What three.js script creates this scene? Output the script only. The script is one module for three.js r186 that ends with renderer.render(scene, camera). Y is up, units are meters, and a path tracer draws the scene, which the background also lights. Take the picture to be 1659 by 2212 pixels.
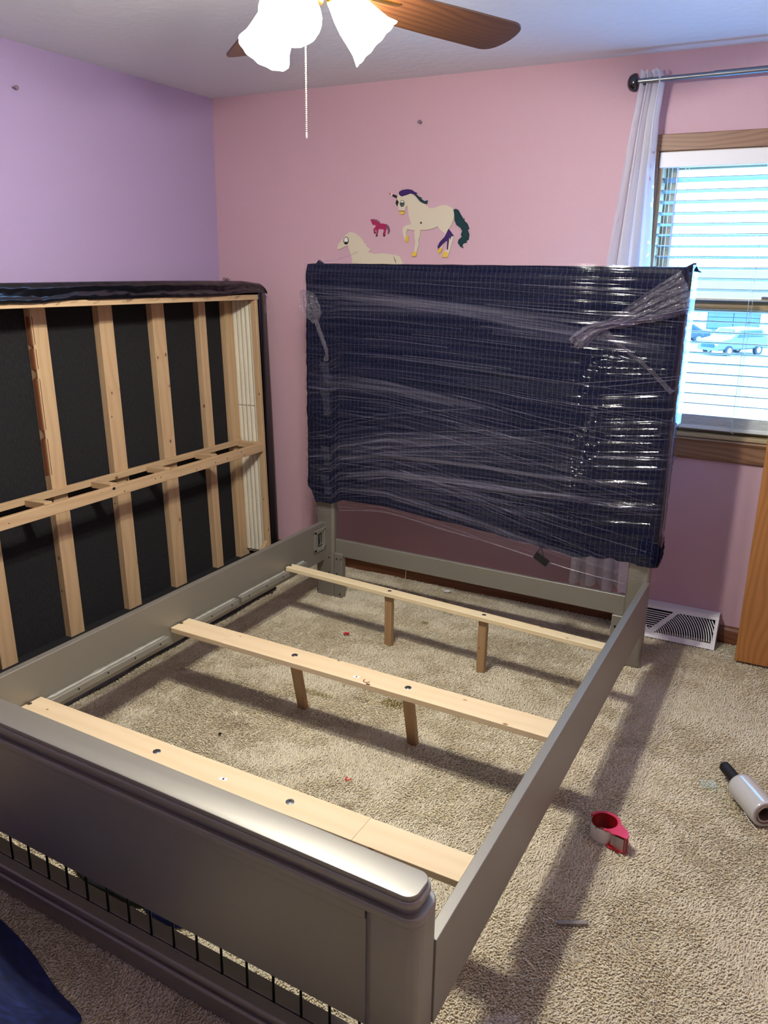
import * as THREE from 'three';
import { RoundedBoxGeometry } from 'three/addons/geometries/RoundedBoxGeometry.js';
import { mergeGeometries, mergeVertices, toCreasedNormals } from 'three/addons/utils/BufferGeometryUtils.js';
import { RectAreaLightUniformsLib } from 'three/addons/lights/RectAreaLightUniformsLib.js';
import { ImprovedNoise } from 'three/addons/math/ImprovedNoise.js';

// ---------------------------------------------------------------- camera, sky, lamps, exposure
const scene = new THREE.Scene();
const camera = new THREE.PerspectiveCamera(64.42, 1659 / 2212, 0.05, 300);
camera.position.set(2.993, 1.587, 3.713);
camera.rotation.set(-0.2876, 0.4822, 0.01513, 'YXZ');
const EXPOSURE = 1, K = 1 / EXPOSURE;
const SKY = new THREE.Color().setRGB(9 * K, 19 * K, 36 * K);         // clear winter daylight, cool against the lamp light
scene.background = SKY;
const LAMP_COLOR = new THREE.Color().setRGB(1.0, 0.965, 0.87);
const LAMP_POWER = 2.1 * K;                                     // candela of each of the three bulbs
const renderer = new THREE.WebGLRenderer({ antialias: true });
renderer.toneMapping = THREE.LinearToneMapping;
renderer.toneMappingExposure = EXPOSURE;
renderer.shadowMap.enabled = true;
renderer.shadowMap.type = THREE.PCFSoftShadowMap;
RectAreaLightUniformsLib.init();
const daylightBoost = new THREE.RectAreaLight(new THREE.Color().setRGB(0.11, 0.42, 1), 8.6 * K, 0.86, 1.05);   // added area light just inside the blind, strengthens the window light upward
daylightBoost.position.set(2.75, 1.5, 0.03); daylightBoost.lookAt(2.75, 1.8, 1.03); daylightBoost.name = 'window_daylight_boost'; scene.add(daylightBoost);

// ---------------------------------------------------------------- helpers
const { PI, sin, cos, abs, min, max, floor, sqrt, hypot, pow } = Math;
let seedState = 12345;
const rnd = () => { seedState = (seedState + 0x6d2b79f5) | 0; let t = Math.imul(seedState ^ (seedState >>> 15), 1 | seedState); t = (t + Math.imul(t ^ (t >>> 7), 61 | t)) ^ t; return ((t ^ (t >>> 14)) >>> 0) / 4294967296; };
const rr = (a, b) => a + (b - a) * rnd();
const perlin = new ImprovedNoise();
const n3 = (x, y, z = 0) => perlin.noise(x, y, z);
const fbm = (x, y, z = 0, o = 4) => { let s = 0, a = 1, t = 0; for (let i = 0; i < o; i++) { s += a * n3(x, y, z + i * 7.3); t += a; a *= 0.5; x *= 2; y *= 2; } return s / t; };
const clamp = (x, a = 0, b = 1) => min(b, max(a, x));
const smooth = (a, b, x) => { const t = clamp((x - a) / (b - a)); return t * t * (3 - 2 * t); };
const lerp = (a, b, t) => a + (b - a) * t;
const interp = (pts, x) => { if (x <= pts[0][0]) return pts[0][1]; for (let i = 1; i < pts.length; i++) if (x <= pts[i][0]) { const [a, b] = [pts[i - 1], pts[i]]; return lerp(a[1], b[1], (x - a[0]) / (b[0] - a[0])); } return pts[pts.length - 1][1]; };

const taken = {};
function numbered(name) { const n = taken[name] = (taken[name] ?? -1) + 1; return n ? `${name}_${String(n).padStart(3, '0')}` : name; }
function tag(o, label, category, group, kind) {
  if (label) o.userData.label = label;
  if (category) o.userData.category = category;
  if (group) o.userData.group = group;
  if (kind) o.userData.kind = kind;
  return o;
}
function thing(name, label, category, pos = [0, 0, 0], turn = 0, group) {
  const o = new THREE.Group(); o.name = numbered(name); o.position.set(...pos); o.rotation.y = turn;
  tag(o, label, category, group); scene.add(o); return o;
}
function add(name, geo, material, parent = scene) {
  const g = Array.isArray(geo) ? merge(geo) : geo;
  const m = new THREE.Mesh(g, material); m.name = numbered(name); m.castShadow = m.receiveShadow = true; parent.add(m); return m;
}
function group(name, parent) { const g = new THREE.Group(); g.name = numbered(name); parent.add(g); return g; }
function struct(name, geo, material, parent) { const m = add(name, geo, material, parent ?? scene); if (!parent) m.userData.kind = 'structure'; return m; }
function merge(list) {
  return mergeGeometries(list.map((g) => {
    g = g.index ? g.toNonIndexed() : g.clone();
    for (const k of Object.keys(g.attributes)) if (!['position', 'normal', 'uv'].includes(k)) g.deleteAttribute(k);
    if (!g.attributes.uv) g.setAttribute('uv', new THREE.BufferAttribute(new Float32Array(g.attributes.position.count * 2), 2));
    g.morphAttributes = {}; return g;
  }));
}
// uv in metres by the face's main direction, u running along the given grain axis, from a random start
function boxUV(g, grain = 'x', ou = rr(0, 3), ov = rr(0, 3)) {
  if (g.index) g = g.toNonIndexed();
  const p = g.attributes.position, n = g.attributes.normal, uv = new Float32Array(p.count * 2), ax = { x: 0, y: 1, z: 2 }[grain];
  for (let i = 0; i < p.count; i++) {
    const P = [p.getX(i), p.getY(i), p.getZ(i)], N = [abs(n.getX(i)), abs(n.getY(i)), abs(n.getZ(i))], m = N.indexOf(max(...N));
    let [a, b] = [0, 1, 2].filter((k) => k !== m);
    if (b === ax) [a, b] = [b, a];
    uv[i * 2] = P[a] + ou + (m === ax ? 0.17 : 0); uv[i * 2 + 1] = P[b] + ov + m * 0.113;
  }
  g.setAttribute('uv', new THREE.BufferAttribute(uv, 2)); return g;
}
function box(w, h, d, r = 0.002, grain = 'x', seg = 2) {
  r = min(r, w / 2.01, h / 2.01, d / 2.01);
  return boxUV(r > 0 ? new RoundedBoxGeometry(w, h, d, seg, r) : new THREE.BoxGeometry(w, h, d), grain);
}
// a box given by its corners
const bx = (x0, x1, y0, y1, z0, z1, r = 0.002, grain = 'x') => box(x1 - x0, y1 - y0, z1 - z0, r, grain).translate((x0 + x1) / 2, (y0 + y1) / 2, (z0 + z1) / 2);
const cyl = (r0, r1, h, seg = 24, open = false) => new THREE.CylinderGeometry(r0, r1, h, seg, 1, open);
const lathe = (pts, seg = 32) => new THREE.LatheGeometry(pts.map(([r, y]) => new THREE.Vector2(r, y)), seg);
const tube = (pts, r, seg = 40, rad = 8) => new THREE.TubeGeometry(new THREE.CatmullRomCurve3(pts.map((p) => new THREE.Vector3(...p))), seg, r, rad);
function bar(a, b, r, seg = 10) {
  const A = new THREE.Vector3(...a), B = new THREE.Vector3(...b), d = B.clone().sub(A), g = cyl(r, r, d.length(), seg);
  g.applyQuaternion(new THREE.Quaternion().setFromUnitVectors(new THREE.Vector3(0, 1, 0), d.normalize())); return g.translate(...A.add(B).multiplyScalar(0.5).toArray());
}
// a slab whose plan is a rectangle with rounded corners and whose edges are eased
function planSlab(w, d, y0, y1, r, bevel) {
  const s = new THREE.Shape(), a = w / 2 - bevel, b = d / 2 - bevel; r = min(r, a, b);
  const e = 0.0015, side = (x0, y0, x1, y1) => { const l = hypot(x1 - x0, y1 - y0); if (l > 4 * e) { s.lineTo(lerp(x0, x1, e / l), lerp(y0, y1, e / l)); s.lineTo(lerp(x1, x0, e / l), lerp(y1, y0, e / l)); } s.lineTo(x1, y1); };   // short runs beside the corners keep the flats flat
  s.moveTo(-a + r, -b); side(-a + r, -b, a - r, -b); s.absarc(a - r, -b + r, r, -PI / 2, 0); side(a, -b + r, a, b - r); s.absarc(a - r, b - r, r, 0, PI / 2); side(a - r, b, -a + r, b); s.absarc(-a + r, b - r, r, PI / 2, PI); side(-a, b - r, -a, -b + r); s.absarc(-a + r, -b + r, r, PI, 1.5 * PI);
  const g = new THREE.ExtrudeGeometry(s, { depth: y1 - y0 - 2 * bevel, bevelEnabled: bevel > 0, bevelSize: bevel, bevelThickness: bevel, bevelSegments: 4, curveSegments: 8 });
  g.rotateX(-PI / 2).translate(0, y0 + bevel, 0); return boxUV(toCreasedNormals(g, 0.3), 'x');
}
function plate(outline, depth, bevel = 0, curve = 8) {   // outline in x, y; thickness along z from 0
  const s = outline.isShape ? outline : new THREE.Shape(outline.map(([x, y]) => new THREE.Vector2(x, y)));
  return new THREE.ExtrudeGeometry(s, { depth: depth - 2 * bevel, bevelEnabled: bevel > 0, bevelSize: bevel, bevelThickness: bevel, bevelSegments: 2, curveSegments: curve }).translate(0, 0, bevel);
}
function spline(pts, closed = true) { const s = new THREE.Shape(), c = new THREE.SplineCurve((closed ? [...pts, pts[0]] : pts).map(([x, y]) => new THREE.Vector2(x, y))); c.getPoints(pts.length * 6).forEach((p, i) => (i ? s.lineTo(p.x, p.y) : s.moveTo(p.x, p.y))); return s; }
// a grid surface: f(u, v) -> [x, y, z]
function sheet(nu, nv, f, su = 1, sv = 1, close = false) {
  const pos = [], uv = [], idx = [];
  for (let j = 0; j <= nv; j++) for (let i = 0; i <= nu; i++) { pos.push(...f(i / nu, j / nv)); uv.push((i / nu) * su, (j / nv) * sv); }
  for (let j = 0; j < nv; j++) for (let i = 0; i < nu; i++) { const a = j * (nu + 1) + i, b = a + 1, c = a + nu + 1, d = c + 1; idx.push(a, b, d, a, d, c); }
  const g = new THREE.BufferGeometry(); g.setAttribute('position', new THREE.Float32BufferAttribute(pos, 3)); g.setAttribute('uv', new THREE.Float32BufferAttribute(uv, 2)); g.setIndex(idx); g.computeVertexNormals(); return g;
}

// ---------------------------------------------------------------- textures
function tex(w, h, f, srgb = true, repeat) {
  const d = new Uint8Array(w * h * 4);
  for (let y = 0; y < h; y++) for (let x = 0; x < w; x++) { const c = f(x / w, y / h, x, y), o = (y * w + x) * 4; for (let k = 0; k < 3; k++) d[o + k] = clamp(Array.isArray(c) ? c[k] : c) * 255; d[o + 3] = 255; }
  const t = new THREE.DataTexture(d, w, h); t.wrapS = t.wrapT = THREE.RepeatWrapping; t.magFilter = THREE.LinearFilter; t.minFilter = THREE.LinearMipmapLinearFilter; t.generateMipmaps = true;
  if (srgb) t.colorSpace = THREE.SRGBColorSpace; if (repeat) t.repeat.set(...repeat); t.needsUpdate = true; return t;
}
function canvasTex(w, h, draw, srgb = true, repeat) {
  const c = document.createElement('canvas'); c.width = w; c.height = h; const g = c.getContext('2d'); draw(g, w, h);
  const t = new THREE.CanvasTexture(c); t.wrapS = t.wrapT = THREE.RepeatWrapping; if (srgb) t.colorSpace = THREE.SRGBColorSpace; if (repeat) t.repeat.set(...repeat); return t;
}
const mix3 = (a, b, t) => [lerp(a[0], b[0], t), lerp(a[1], b[1], t), lerp(a[2], b[2], t)];
const hex = (h) => [((h >> 16) & 255) / 255, ((h >> 8) & 255) / 255, (h & 255) / 255];
// periodic noise on the unit square (period px, py cells) so that tiles join
const tn = (u, v, px, py, z = 0) => { const a = n3(u * px, v * py, z), b = n3(u * px - px, v * py, z), c = n3(u * px, v * py - py, z), d = n3(u * px - px, v * py - py, z); return lerp(lerp(a, b, u), lerp(c, d, u), v) * 1.4; };
// wood: grain along u; two metres by half a metre to a tile
function woodTex(light, dark, knotC, { rings = 26, knots = 7, contrast = 1, seed = 0, w = 1024, h = 384 } = {}) {
  seedState = 900 + seed; const K = Array.from({ length: knots }, () => [rnd(), rnd(), rr(0.004, 0.009), rr(0.45, 0.85)]);
  return tex(w, h, (u, v) => {
    let warp = tn(u, v, 4, 3, seed) * 0.09 + tn(u, v, 10, 5, seed + 3) * 0.02, kn = 0;
    for (const [a, b, r, s] of K) { let du = abs(u - a), dv = abs(v - b); du = min(du, 1 - du) * 2; dv = min(dv, 1 - dv) * 0.5; const q = hypot(du * 0.7, dv); warp += Math.exp(-((q / (r * 3)) ** 2)) * 0.05 * s * Math.sign((v - b) || 1); kn = max(kn, smooth(r, r * 0.55, q) * s); }
    const g = 0.5 + 0.5 * sin((v + warp) * rings * 2 * PI), fine = tn(u, v, 14, 180, seed + 9) * 0.5 + 0.5, spot = tn(u, v, 5, 4, seed + 20) * 0.5 + 0.5;
    const t = clamp((pow(g, 2) * 0.45 + fine * 0.35 + spot * 0.3 - 0.1) * contrast);
    return mix3(mix3(light, dark, t), knotC, kn);
  }, true, [0.5, 2]);
}
const T = {
  pine: woodTex(hex(0xead9b8), hex(0xdcc59b), hex(0x7a5230), { rings: 9, knots: 22, contrast: 0.7, seed: 1 }),
  palePine: woodTex(hex(0xeadfbe), hex(0xdcc99c), hex(0x8a6238), { rings: 7, knots: 16, contrast: 0.6, seed: 2 }),
  stud: woodTex(hex(0xdcc4a0), hex(0xc6a682), hex(0x5c3b22), { rings: 12, knots: 18, contrast: 0.8, seed: 3 }),
  oak: woodTex(hex(0xb17c44), hex(0x8f5c2c), hex(0x6d4220), { rings: 22, knots: 0, contrast: 1.0, seed: 4 }),
  darkOak: woodTex(hex(0x7d4d2f), hex(0x56301c), hex(0x43240f), { rings: 20, knots: 0, contrast: 1.0, seed: 5 }),
  casing: woodTex(hex(0x9a7254), hex(0x6c4a34), hex(0x4a3020), { rings: 24, knots: 2, contrast: 1.05, seed: 6 }),
  blade: woodTex(hex(0x9c6f3f), hex(0x6a4526), hex(0x4a2c14), { rings: 26, knots: 1, contrast: 1.1, seed: 7 }),
  peel: tex(512, 512, (u, v) => 0.5 + 0.3 * tn(u, v, 60, 60, 1) + 0.2 * tn(u, v, 130, 130, 2), false, [2.5, 2.5]),
  knock: tex(512, 512, (u, v) => smooth(-0.15, 0.25, tn(u, v, 22, 22, 4) + 0.4 * tn(u, v, 50, 50, 5)), false, [1.2, 1.2]),
  carpetBump: tex(512, 512, (u, v) => 0.5 + 0.5 * tn(u, v, 48, 48, 8) + 0.3 * tn(u, v, 110, 110, 9), false, [2, 2]),
  brushed: tex(256, 256, (u, v) => 0.5 + 0.3 * tn(u, v, 60, 60, 11) + 0.25 * tn(u, v, 120, 120, 12), false, [4, 4]),
  felt: tex(512, 512, (u, v) => { const f = tn(u, v, 90, 90, 14) * 0.5 + tn(u, v, 24, 60, 15) * 0.4, k = tn(u, v, 160, 40, 16) > 0.45 || tn(u, v, 40, 160, 17) > 0.47 ? 0.17 : 0; return mix3(hex(0x111114), hex(0x26262b), clamp(0.3 + f + k * 2)); }, true, [2, 2]),
  denim: tex(512, 512, (u, v) => { const w = sin((u * 120 + v * 120) * 2 * PI) * 0.25, f = tn(u, v, 100, 100, 21) * 0.5, p = tn(u, v, 5, 5, 22) * 0.5; return mix3(hex(0x081033), hex(0x1c2c66), clamp(0.4 + w + f + p)); }, true, [4, 4]),
};

// ---------------------------------------------------------------- materials
const std = (o) => new THREE.MeshStandardMaterial(o), phys = (o) => new THREE.MeshPhysicalMaterial(o);
const rgb = (r, g, b) => new THREE.Color().setRGB(r, g, b);
const M = {
  purple: std({ color: 0xad99be, roughness: 0.6, bumpMap: T.peel, bumpScale: 0.0006 }),
  pink: std({ color: 0xcaa5b1, roughness: 0.6, bumpMap: T.peel, bumpScale: 0.0006 }),
  ceiling: std({ color: 0xe4e6e8, roughness: 0.9, bumpMap: T.knock, bumpScale: 0.0006 }),
  subfloor: std({ color: 0xb8a98a, roughness: 1, bumpMap: T.carpetBump, bumpScale: 0.006 }),
  carpet: std({ color: 0xffffff, roughness: 1 }),
  silver: phys({ color: 0x95928a, metalness: 0.65, roughness: 0.46, bumpMap: T.brushed, bumpScale: 0.00008 }),
  silverRough: phys({ color: 0x96938a, metalness: 0.55, roughness: 0.5, bumpMap: T.brushed, bumpScale: 0.0004 }),
  glue: std({ color: 0xa09d92, roughness: 0.35, bumpMap: T.knock, bumpScale: 0.001 }),
  blackMetal: std({ color: 0x0b0b0d, metalness: 0.6, roughness: 0.35 }),
  steel: std({ color: 0x9aa0a6, metalness: 1, roughness: 0.3 }),
  darkHole: std({ color: 0x0d0b0a, roughness: 0.9 }),
  pine: std({ map: T.pine, color: 0xece6e2, roughness: 0.6 }),
  palePine: std({ map: T.palePine, color: 0xf0eae4, roughness: 0.6 }),
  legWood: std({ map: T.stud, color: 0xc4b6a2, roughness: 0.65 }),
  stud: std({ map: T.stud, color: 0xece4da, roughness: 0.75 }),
  bark: std({ color: 0x7d4424, roughness: 0.95 }),
  oak: phys({ map: T.oak, roughness: 0.45, clearcoat: 0.3, clearcoatRoughness: 0.35 }),
  baseboard: phys({ map: T.darkOak, roughness: 0.45, clearcoat: 0.3, clearcoatRoughness: 0.4 }),
  casing: phys({ map: T.casing, roughness: 0.5, clearcoat: 0.2, clearcoatRoughness: 0.4 }),
  sash: std({ map: T.palePine, color: 0xc4b3a4, roughness: 0.6 }),
  blade: phys({ map: T.blade, color: 0x907c6c, roughness: 0.45, clearcoat: 0.25, clearcoatRoughness: 0.4 }),
  felt: std({ map: T.felt, roughness: 1 }),
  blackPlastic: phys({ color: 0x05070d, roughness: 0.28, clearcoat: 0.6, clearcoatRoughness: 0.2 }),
  batting: std({ color: 0xe0dac6, roughness: 1 }),
  white: std({ color: 0xe9e9ea, roughness: 0.45 }),
  whiteMetal: phys({ color: 0xe6e6e8, roughness: 0.35, clearcoat: 0.4 }),
  slat: std({ color: 0x848c94, roughness: 0.4 }),  // white slats coloured darker so they still show against the bright sky
  cordWhite: std({ color: 0xdfe6ee, roughness: 0.8 }),
  wand: phys({ color: 0xc8d4e8, roughness: 0.15, transmission: 0.4, thickness: 0 }),
  nickel: std({ color: 0x8f9196, metalness: 1, roughness: 0.3 }),
  darkNickel: std({ color: 0x55565a, metalness: 1, roughness: 0.22 }),
  chain: std({ color: 0xe6e0d0, metalness: 0.6, roughness: 0.3 }),
  brass: std({ color: 0xc9a24a, metalness: 1, roughness: 0.22 }),
  glass: phys({ color: 0xffffff, roughness: 0, transmission: 1, thickness: 0, ior: 1.45 }),
  shade: phys({ color: 0xfffaf0, roughness: 0.6, emissive: new THREE.Color().setRGB(1, 0.93, 0.8), emissiveIntensity: 2.5 * K }),
  bulb: std({ color: 0xffffff, emissive: new THREE.Color().setRGB(1, 0.9, 0.72), emissiveIntensity: 7 * K }),
  red: phys({ color: 0xd0162f, roughness: 0.3, transmission: 0.15, thickness: 0, clearcoat: 0.3 }),
  darkRed: phys({ color: 0x8e0b17, roughness: 0.35 }),
  denim: std({ map: T.denim, roughness: 0.95 }),
  thread: std({ color: 0x5a6a92, roughness: 0.9 }),
};
M.carpet.color.setRGB(1, 1, 1);

// ---------------------------------------------------------------- the room: 3.66 m by 4.3 m, 2.44 m high
const RX = 3.66, RZ = 4.3, H = 2.44;
const WIN = { x0: 2.3, x1: 3.2, y0: 0.93, y1: 2.073, d: 0.16 };
const uvm = (g) => boxUV(g, 'x', 0, 0);
const slabBox = (x0, x1, y0, y1, z0, z1) => uvm(new THREE.BoxGeometry(x1 - x0, y1 - y0, z1 - z0).translate((x0 + x1) / 2, (y0 + y1) / 2, (z0 + z1) / 2));
const floorMesh = struct('floor', slabBox(-0.15, RX + 0.15, -0.15, -0.006, -0.16, RZ + 0.15), M.subfloor);
struct('ceiling', slabBox(-0.15, RX + 0.15, H, H + 0.15, -0.16, RZ + 0.15), M.ceiling);
struct('wall_left', slabBox(-0.15, 0, -0.006, H, 0, RZ), M.purple);
struct('wall_right', slabBox(RX, RX + 0.15, -0.006, H, 0, RZ), M.pink);
struct('wall_front', slabBox(-0.15, RX + 0.15, -0.006, H, RZ, RZ + 0.15), std({ color: 0x7d6c90, roughness: 0.6 }));  // out of view; paint darkened to cut bounce light on the footboard
struct('wall_back', [
  slabBox(-0.15, WIN.x0, -0.006, H, -WIN.d, 0), slabBox(WIN.x1, RX + 0.15, -0.006, H, -WIN.d, 0),
  slabBox(WIN.x0, WIN.x1, -0.006, WIN.y0, -WIN.d, 0), slabBox(WIN.x0, WIN.x1, WIN.y1, H, -WIN.d, 0),
], M.pink);
// baseboards with an eased top; the back one is cut where the floor register stands
const bbProfile = (len) => { const s = new THREE.Shape(); s.moveTo(0, 0); s.lineTo(0.013, 0); s.lineTo(0.013, 0.05); s.quadraticCurveTo(0.0125, 0.062, 0.006, 0.07); s.lineTo(0.004, 0.082); s.lineTo(0, 0.082); s.lineTo(0, 0); return new THREE.ExtrudeGeometry(s, { depth: len, bevelEnabled: false }); };
const backRun = (a, b) => boxUV(toCreasedNormals(bbProfile(b - a).rotateY(-PI / 2).translate(b, -0.004, 0), 0.5), 'x');
struct('baseboard_back', backRun(0.0, 2.314), M.baseboard);
struct('baseboard_back', backRun(2.775, RX), M.baseboard);
struct('baseboard_left', boxUV(toCreasedNormals(bbProfile(RZ - 0.02).translate(0, -0.004, 0.014), 0.5), 'z'), M.baseboard);
struct('baseboard_right', boxUV(toCreasedNormals(bbProfile(RZ - 0.02).rotateY(PI).translate(RX, -0.004, RZ - 0.006), 0.5), 'z'), M.baseboard);

// ---------------------------------------------------------------- carpet pile: short twisted tufts, stains included
{
  const tuft = (() => { const P = [], I = [], rad = [0.0026, 0.0031, 0.0019], yy = [-0.003, 0.004, 0.0095], off = [0, 0.0016, 0.0055];
    for (let j = 0; j < 3; j++) for (let k = 0; k < 4; k++) { const a = k * PI / 2 + j * 0.5; P.push(off[j] + cos(a) * rad[j], yy[j], sin(a) * rad[j]); }
    P.push(0.0062, 0.0105, 0);
    for (let j = 0; j < 2; j++) for (let k = 0; k < 4; k++) { const a = j * 4 + k, b = j * 4 + (k + 1) % 4; I.push(a, a + 4, b, b, a + 4, b + 4); }
    for (let k = 0; k < 4; k++) I.push(8 + k, 12, 8 + (k + 1) % 4);
    const g = new THREE.BufferGeometry(); g.setAttribute('position', new THREE.Float32BufferAttribute(P, 3)); g.setIndex(I); g.computeVertexNormals(); return g; })();
  seedState = 77;
  const places = [], stains = [[1.45, 1.305, 0.085, 0.02, 0.75], [1.375, 1.36, 0.04, 0.02, 0.5], [1.62, 1.256, 0.045, 0.018, 0.5], [1.745, 1.225, 0.06, 0.035, 0.9], [1.2, 0.85, 0.05, 0.04, 0.3], [1.03, 0.3, 0.04, 0.01, 0.5], [1.29, 1.64, 0.09, 0.06, -0.3], [2.45, 1.1, 0.14, 0.09, -0.22], [2.92, 2.2, 0.05, 0.05, -0.45], [2.7, 2.62, 0.07, 0.05, -0.3], [1.9, 1.86, 0.03, 0.02, -0.6], [1.9, 0.55, 0.2, 0.14, -0.15]];
  for (let z = 0.02; z < RZ - 0.3; ) {
    const near = z > 1.4, s = near ? 0.0054 : 0.0066; 
    for (let x = near ? 0.55 : 0.45; x < RX - 0.05; x += s) { if (z > 2.5 && x < 0.9) continue; places.push([x + rr(-0.5, 0.5) * s, z + rr(-0.5, 0.5) * s]); }
    z += s;
  }
  const pile = new THREE.InstancedMesh(tuft, M.carpet, places.length), m = new THREE.Matrix4(), q = new THREE.Quaternion(), e = new THREE.Euler(), c = new THREE.Color(), green = [0.2, 0.16, 0.03], brown = [0.2, 0.12, 0.06];
  places.forEach(([x, z], i) => {
    const dir = n3(x * 2.2, z * 2.2, 3) * 3.5 + n3(x * 11, z * 11, 5) * 2.2 + rr(-1.1, 1.1), lean = rr(-0.1, 0.75), s = rr(0.6, 0.92);
    e.set(rr(-0.25, 0.25), dir, -lean * 0.6, 'YXZ'); q.setFromEuler(e);
    m.compose(new THREE.Vector3(x, -0.006 + rr(-0.001, 0.001), z), q, new THREE.Vector3(s, s * rr(0.75, 1.0), s)); pile.setMatrixAt(i, m);
    const k = clamp(0.6 + rr(-0.22, 0.22) + n3(x * 3, z * 3, 9) * 0.3); let col = mix3([0.5, 0.45, 0.335], [0.74, 0.685, 0.54], k);
    for (const [sx, sz, a, b, amt] of stains) { const w = hypot((x - sx) / a, (z - sz) / b) + n3(x * 40, z * 40, 2) * 0.6; if (w < 1.25) col = mix3(col, amt > 0 ? green : brown, abs(amt) * smooth(1.25, 0.5, w)); }
    c.setRGB(...col); pile.setColorAt(i, c);
  });
  pile.name = 'carpet_pile'; pile.castShadow = pile.receiveShadow = true;
  tag(pile, 'beige cut pile carpet with green and brown stains', 'carpet', null, 'stuff'); scene.add(pile);
}

// ---------------------------------------------------------------- the window, its blind, curtain and rod
{
  const w = group('window_1', scene); w.userData.kind = 'structure';
  const { x0, x1, y0, y1, d } = WIN, cw = 0.063;
  // casing on the wall, then jamb, sashes and glass
  add('head_casing', bx(x0 - cw, x1 + cw, y1, y1 + cw, 0, 0.018, 0.003, 'x'), M.casing, w);
  add('side_casing', bx(x0 - cw, x0, y0 - 0.02, y1, 0, 0.018, 0.003, 'y'), M.casing, w);
  add('side_casing', bx(x1, x1 + cw, y0 - 0.02, y1, 0, 0.018, 0.003, 'y'), M.casing, w);
  { const s = new THREE.Shape(); s.moveTo(0, 0); s.lineTo(0, 0.094); s.lineTo(0.022, 0.094); s.quadraticCurveTo(0.03, 0.088, 0.022, 0.079); s.lineTo(0.018, 0.072); s.lineTo(0.018, 0.026); s.quadraticCurveTo(0.02, 0.004, 0.008, 0); s.lineTo(0, 0);
    const g = new THREE.ExtrudeGeometry(s, { depth: x1 - x0 + 2 * cw, bevelEnabled: false, curveSegments: 6 }).rotateY(-PI / 2).translate(x1 + cw, 0.822, 0);
    add('sill_casing', boxUV(toCreasedNormals(g, 0.5), 'x'), M.casing, w); }
  add('jamb', [bx(x0, x0 + 0.018, y0, y1, -d, 0, 0.001, 'y'), bx(x1 - 0.018, x1, y0, y1, -d, 0, 0.001, 'y'), bx(x0, x1, y1 - 0.018, y1, -d, 0, 0.001, 'x')], M.sash, w);
  add('sill', bx(x0, x1, y0 - 0.012, y0 + 0.004, -d, 0.012, 0.003, 'x'), M.sash, w);
  const sashGeo = (xa, xb, ya, yb, z0, z1, t, b) => [bx(xa, xa + t, ya, yb, z0, z1, 0.003, 'y'), bx(xb - t, xb, ya, yb, z0, z1, 0.003, 'y'), bx(xa + t, xb - t, yb - t, yb, z0, z1, 0.003, 'x'), bx(xa + t, xb - t, ya, ya + b, z0, z1, 0.003, 'x')];
  add('upper_sash', sashGeo(x0 + 0.018, x1 - 0.018, 1.44, y1 - 0.018, -0.12, -0.09, 0.045, 0.05), M.sash, w);
  add('lower_sash', sashGeo(x0 + 0.018, x1 - 0.018, y0 + 0.004, 1.5, -0.088, -0.058, 0.045, 0.05), M.sash, w);
  add('pane', bx(x0 + 0.06, x1 - 0.06, 1.485, y1 - 0.06, -0.107, -0.103, 0), M.glass, w);
  add('pane', bx(x0 + 0.06, x1 - 0.06, y0 + 0.05, 1.46, -0.075, -0.071, 0), M.glass, w);
  add('sash_lock', [bx(2.75, 2.81, 1.5, 1.512, -0.085, -0.06, 0.003), bar([2.78, 1.515, -0.07], [2.8, 1.518, -0.05], 0.005)], M.nickel, w);

  const b = thing('window_blind', 'white horizontal slat blind covering the window beside the curtain', 'blind', [0, 0, 0]);
  const ba = x0 + 0.004, bb = x1 - 0.004;
  add('valance', bx(ba - 0.002, bb, 2.01, 2.07, -0.012, 0.012, 0.004), M.white, b);
  add('head_rail', bx(ba, bb, 2.02, 2.066, -0.06, -0.014, 0.003), M.white, b);
  const slatGeo = sheet(24, 6, (u, v) => { const z = (v - 0.5) * 0.048, y = 0.0022 * (1 - (2 * v - 1) ** 2); return [lerp(ba + 0.006, bb - 0.006, u), y, z]; });
  const under = slatGeo.clone(); { const p = under.attributes.position; for (let i = 0; i < p.count; i++) p.setY(i, p.getY(i) - 0.0034); const ix = Array.from(under.index.array); for (let i = 0; i < ix.length; i += 3) [ix[i], ix[i + 1]] = [ix[i + 1], ix[i]]; under.setIndex(ix); under.computeVertexNormals(); }
  const rim = [bx(ba + 0.006, bb - 0.006, -0.0034, 0, -0.0243, -0.0237, 0), bx(ba + 0.006, bb - 0.006, -0.0034, 0, 0.0237, 0.0243, 0)];
  const oneSlat = merge([slatGeo, under, ...rim]);
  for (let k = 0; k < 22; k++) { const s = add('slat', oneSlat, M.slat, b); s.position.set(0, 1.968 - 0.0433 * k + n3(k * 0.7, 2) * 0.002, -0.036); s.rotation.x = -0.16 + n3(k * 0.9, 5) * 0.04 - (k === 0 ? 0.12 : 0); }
  for (let k = 0; k < 8; k++) { const s = add('slat', oneSlat, M.white, b); s.position.set(0, 0.975 + 0.0055 * k, -0.036); s.rotation.x = 0.02; }  // stacked slats of the same blind, in their undarkened white
  add('bottom_rail', bx(ba + 0.004, bb - 0.004, 0.95, 0.97, -0.061, -0.011, 0.005), M.white, b);
  for (const cx of [2.34, 2.405, 2.71, 3.08]) add('ladder_cord', [bar([cx, 0.97, -0.0105], [cx, 2.03, -0.0105], 0.0012, 6), bar([cx + 0.006, 0.97, -0.0615], [cx + 0.006, 2.03, -0.0615], 0.0012, 6), bar([cx + 0.014, 0.97, -0.0105], [cx + 0.014, 2.03, -0.0105], 0.0008, 6)], M.cordWhite, b);
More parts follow.
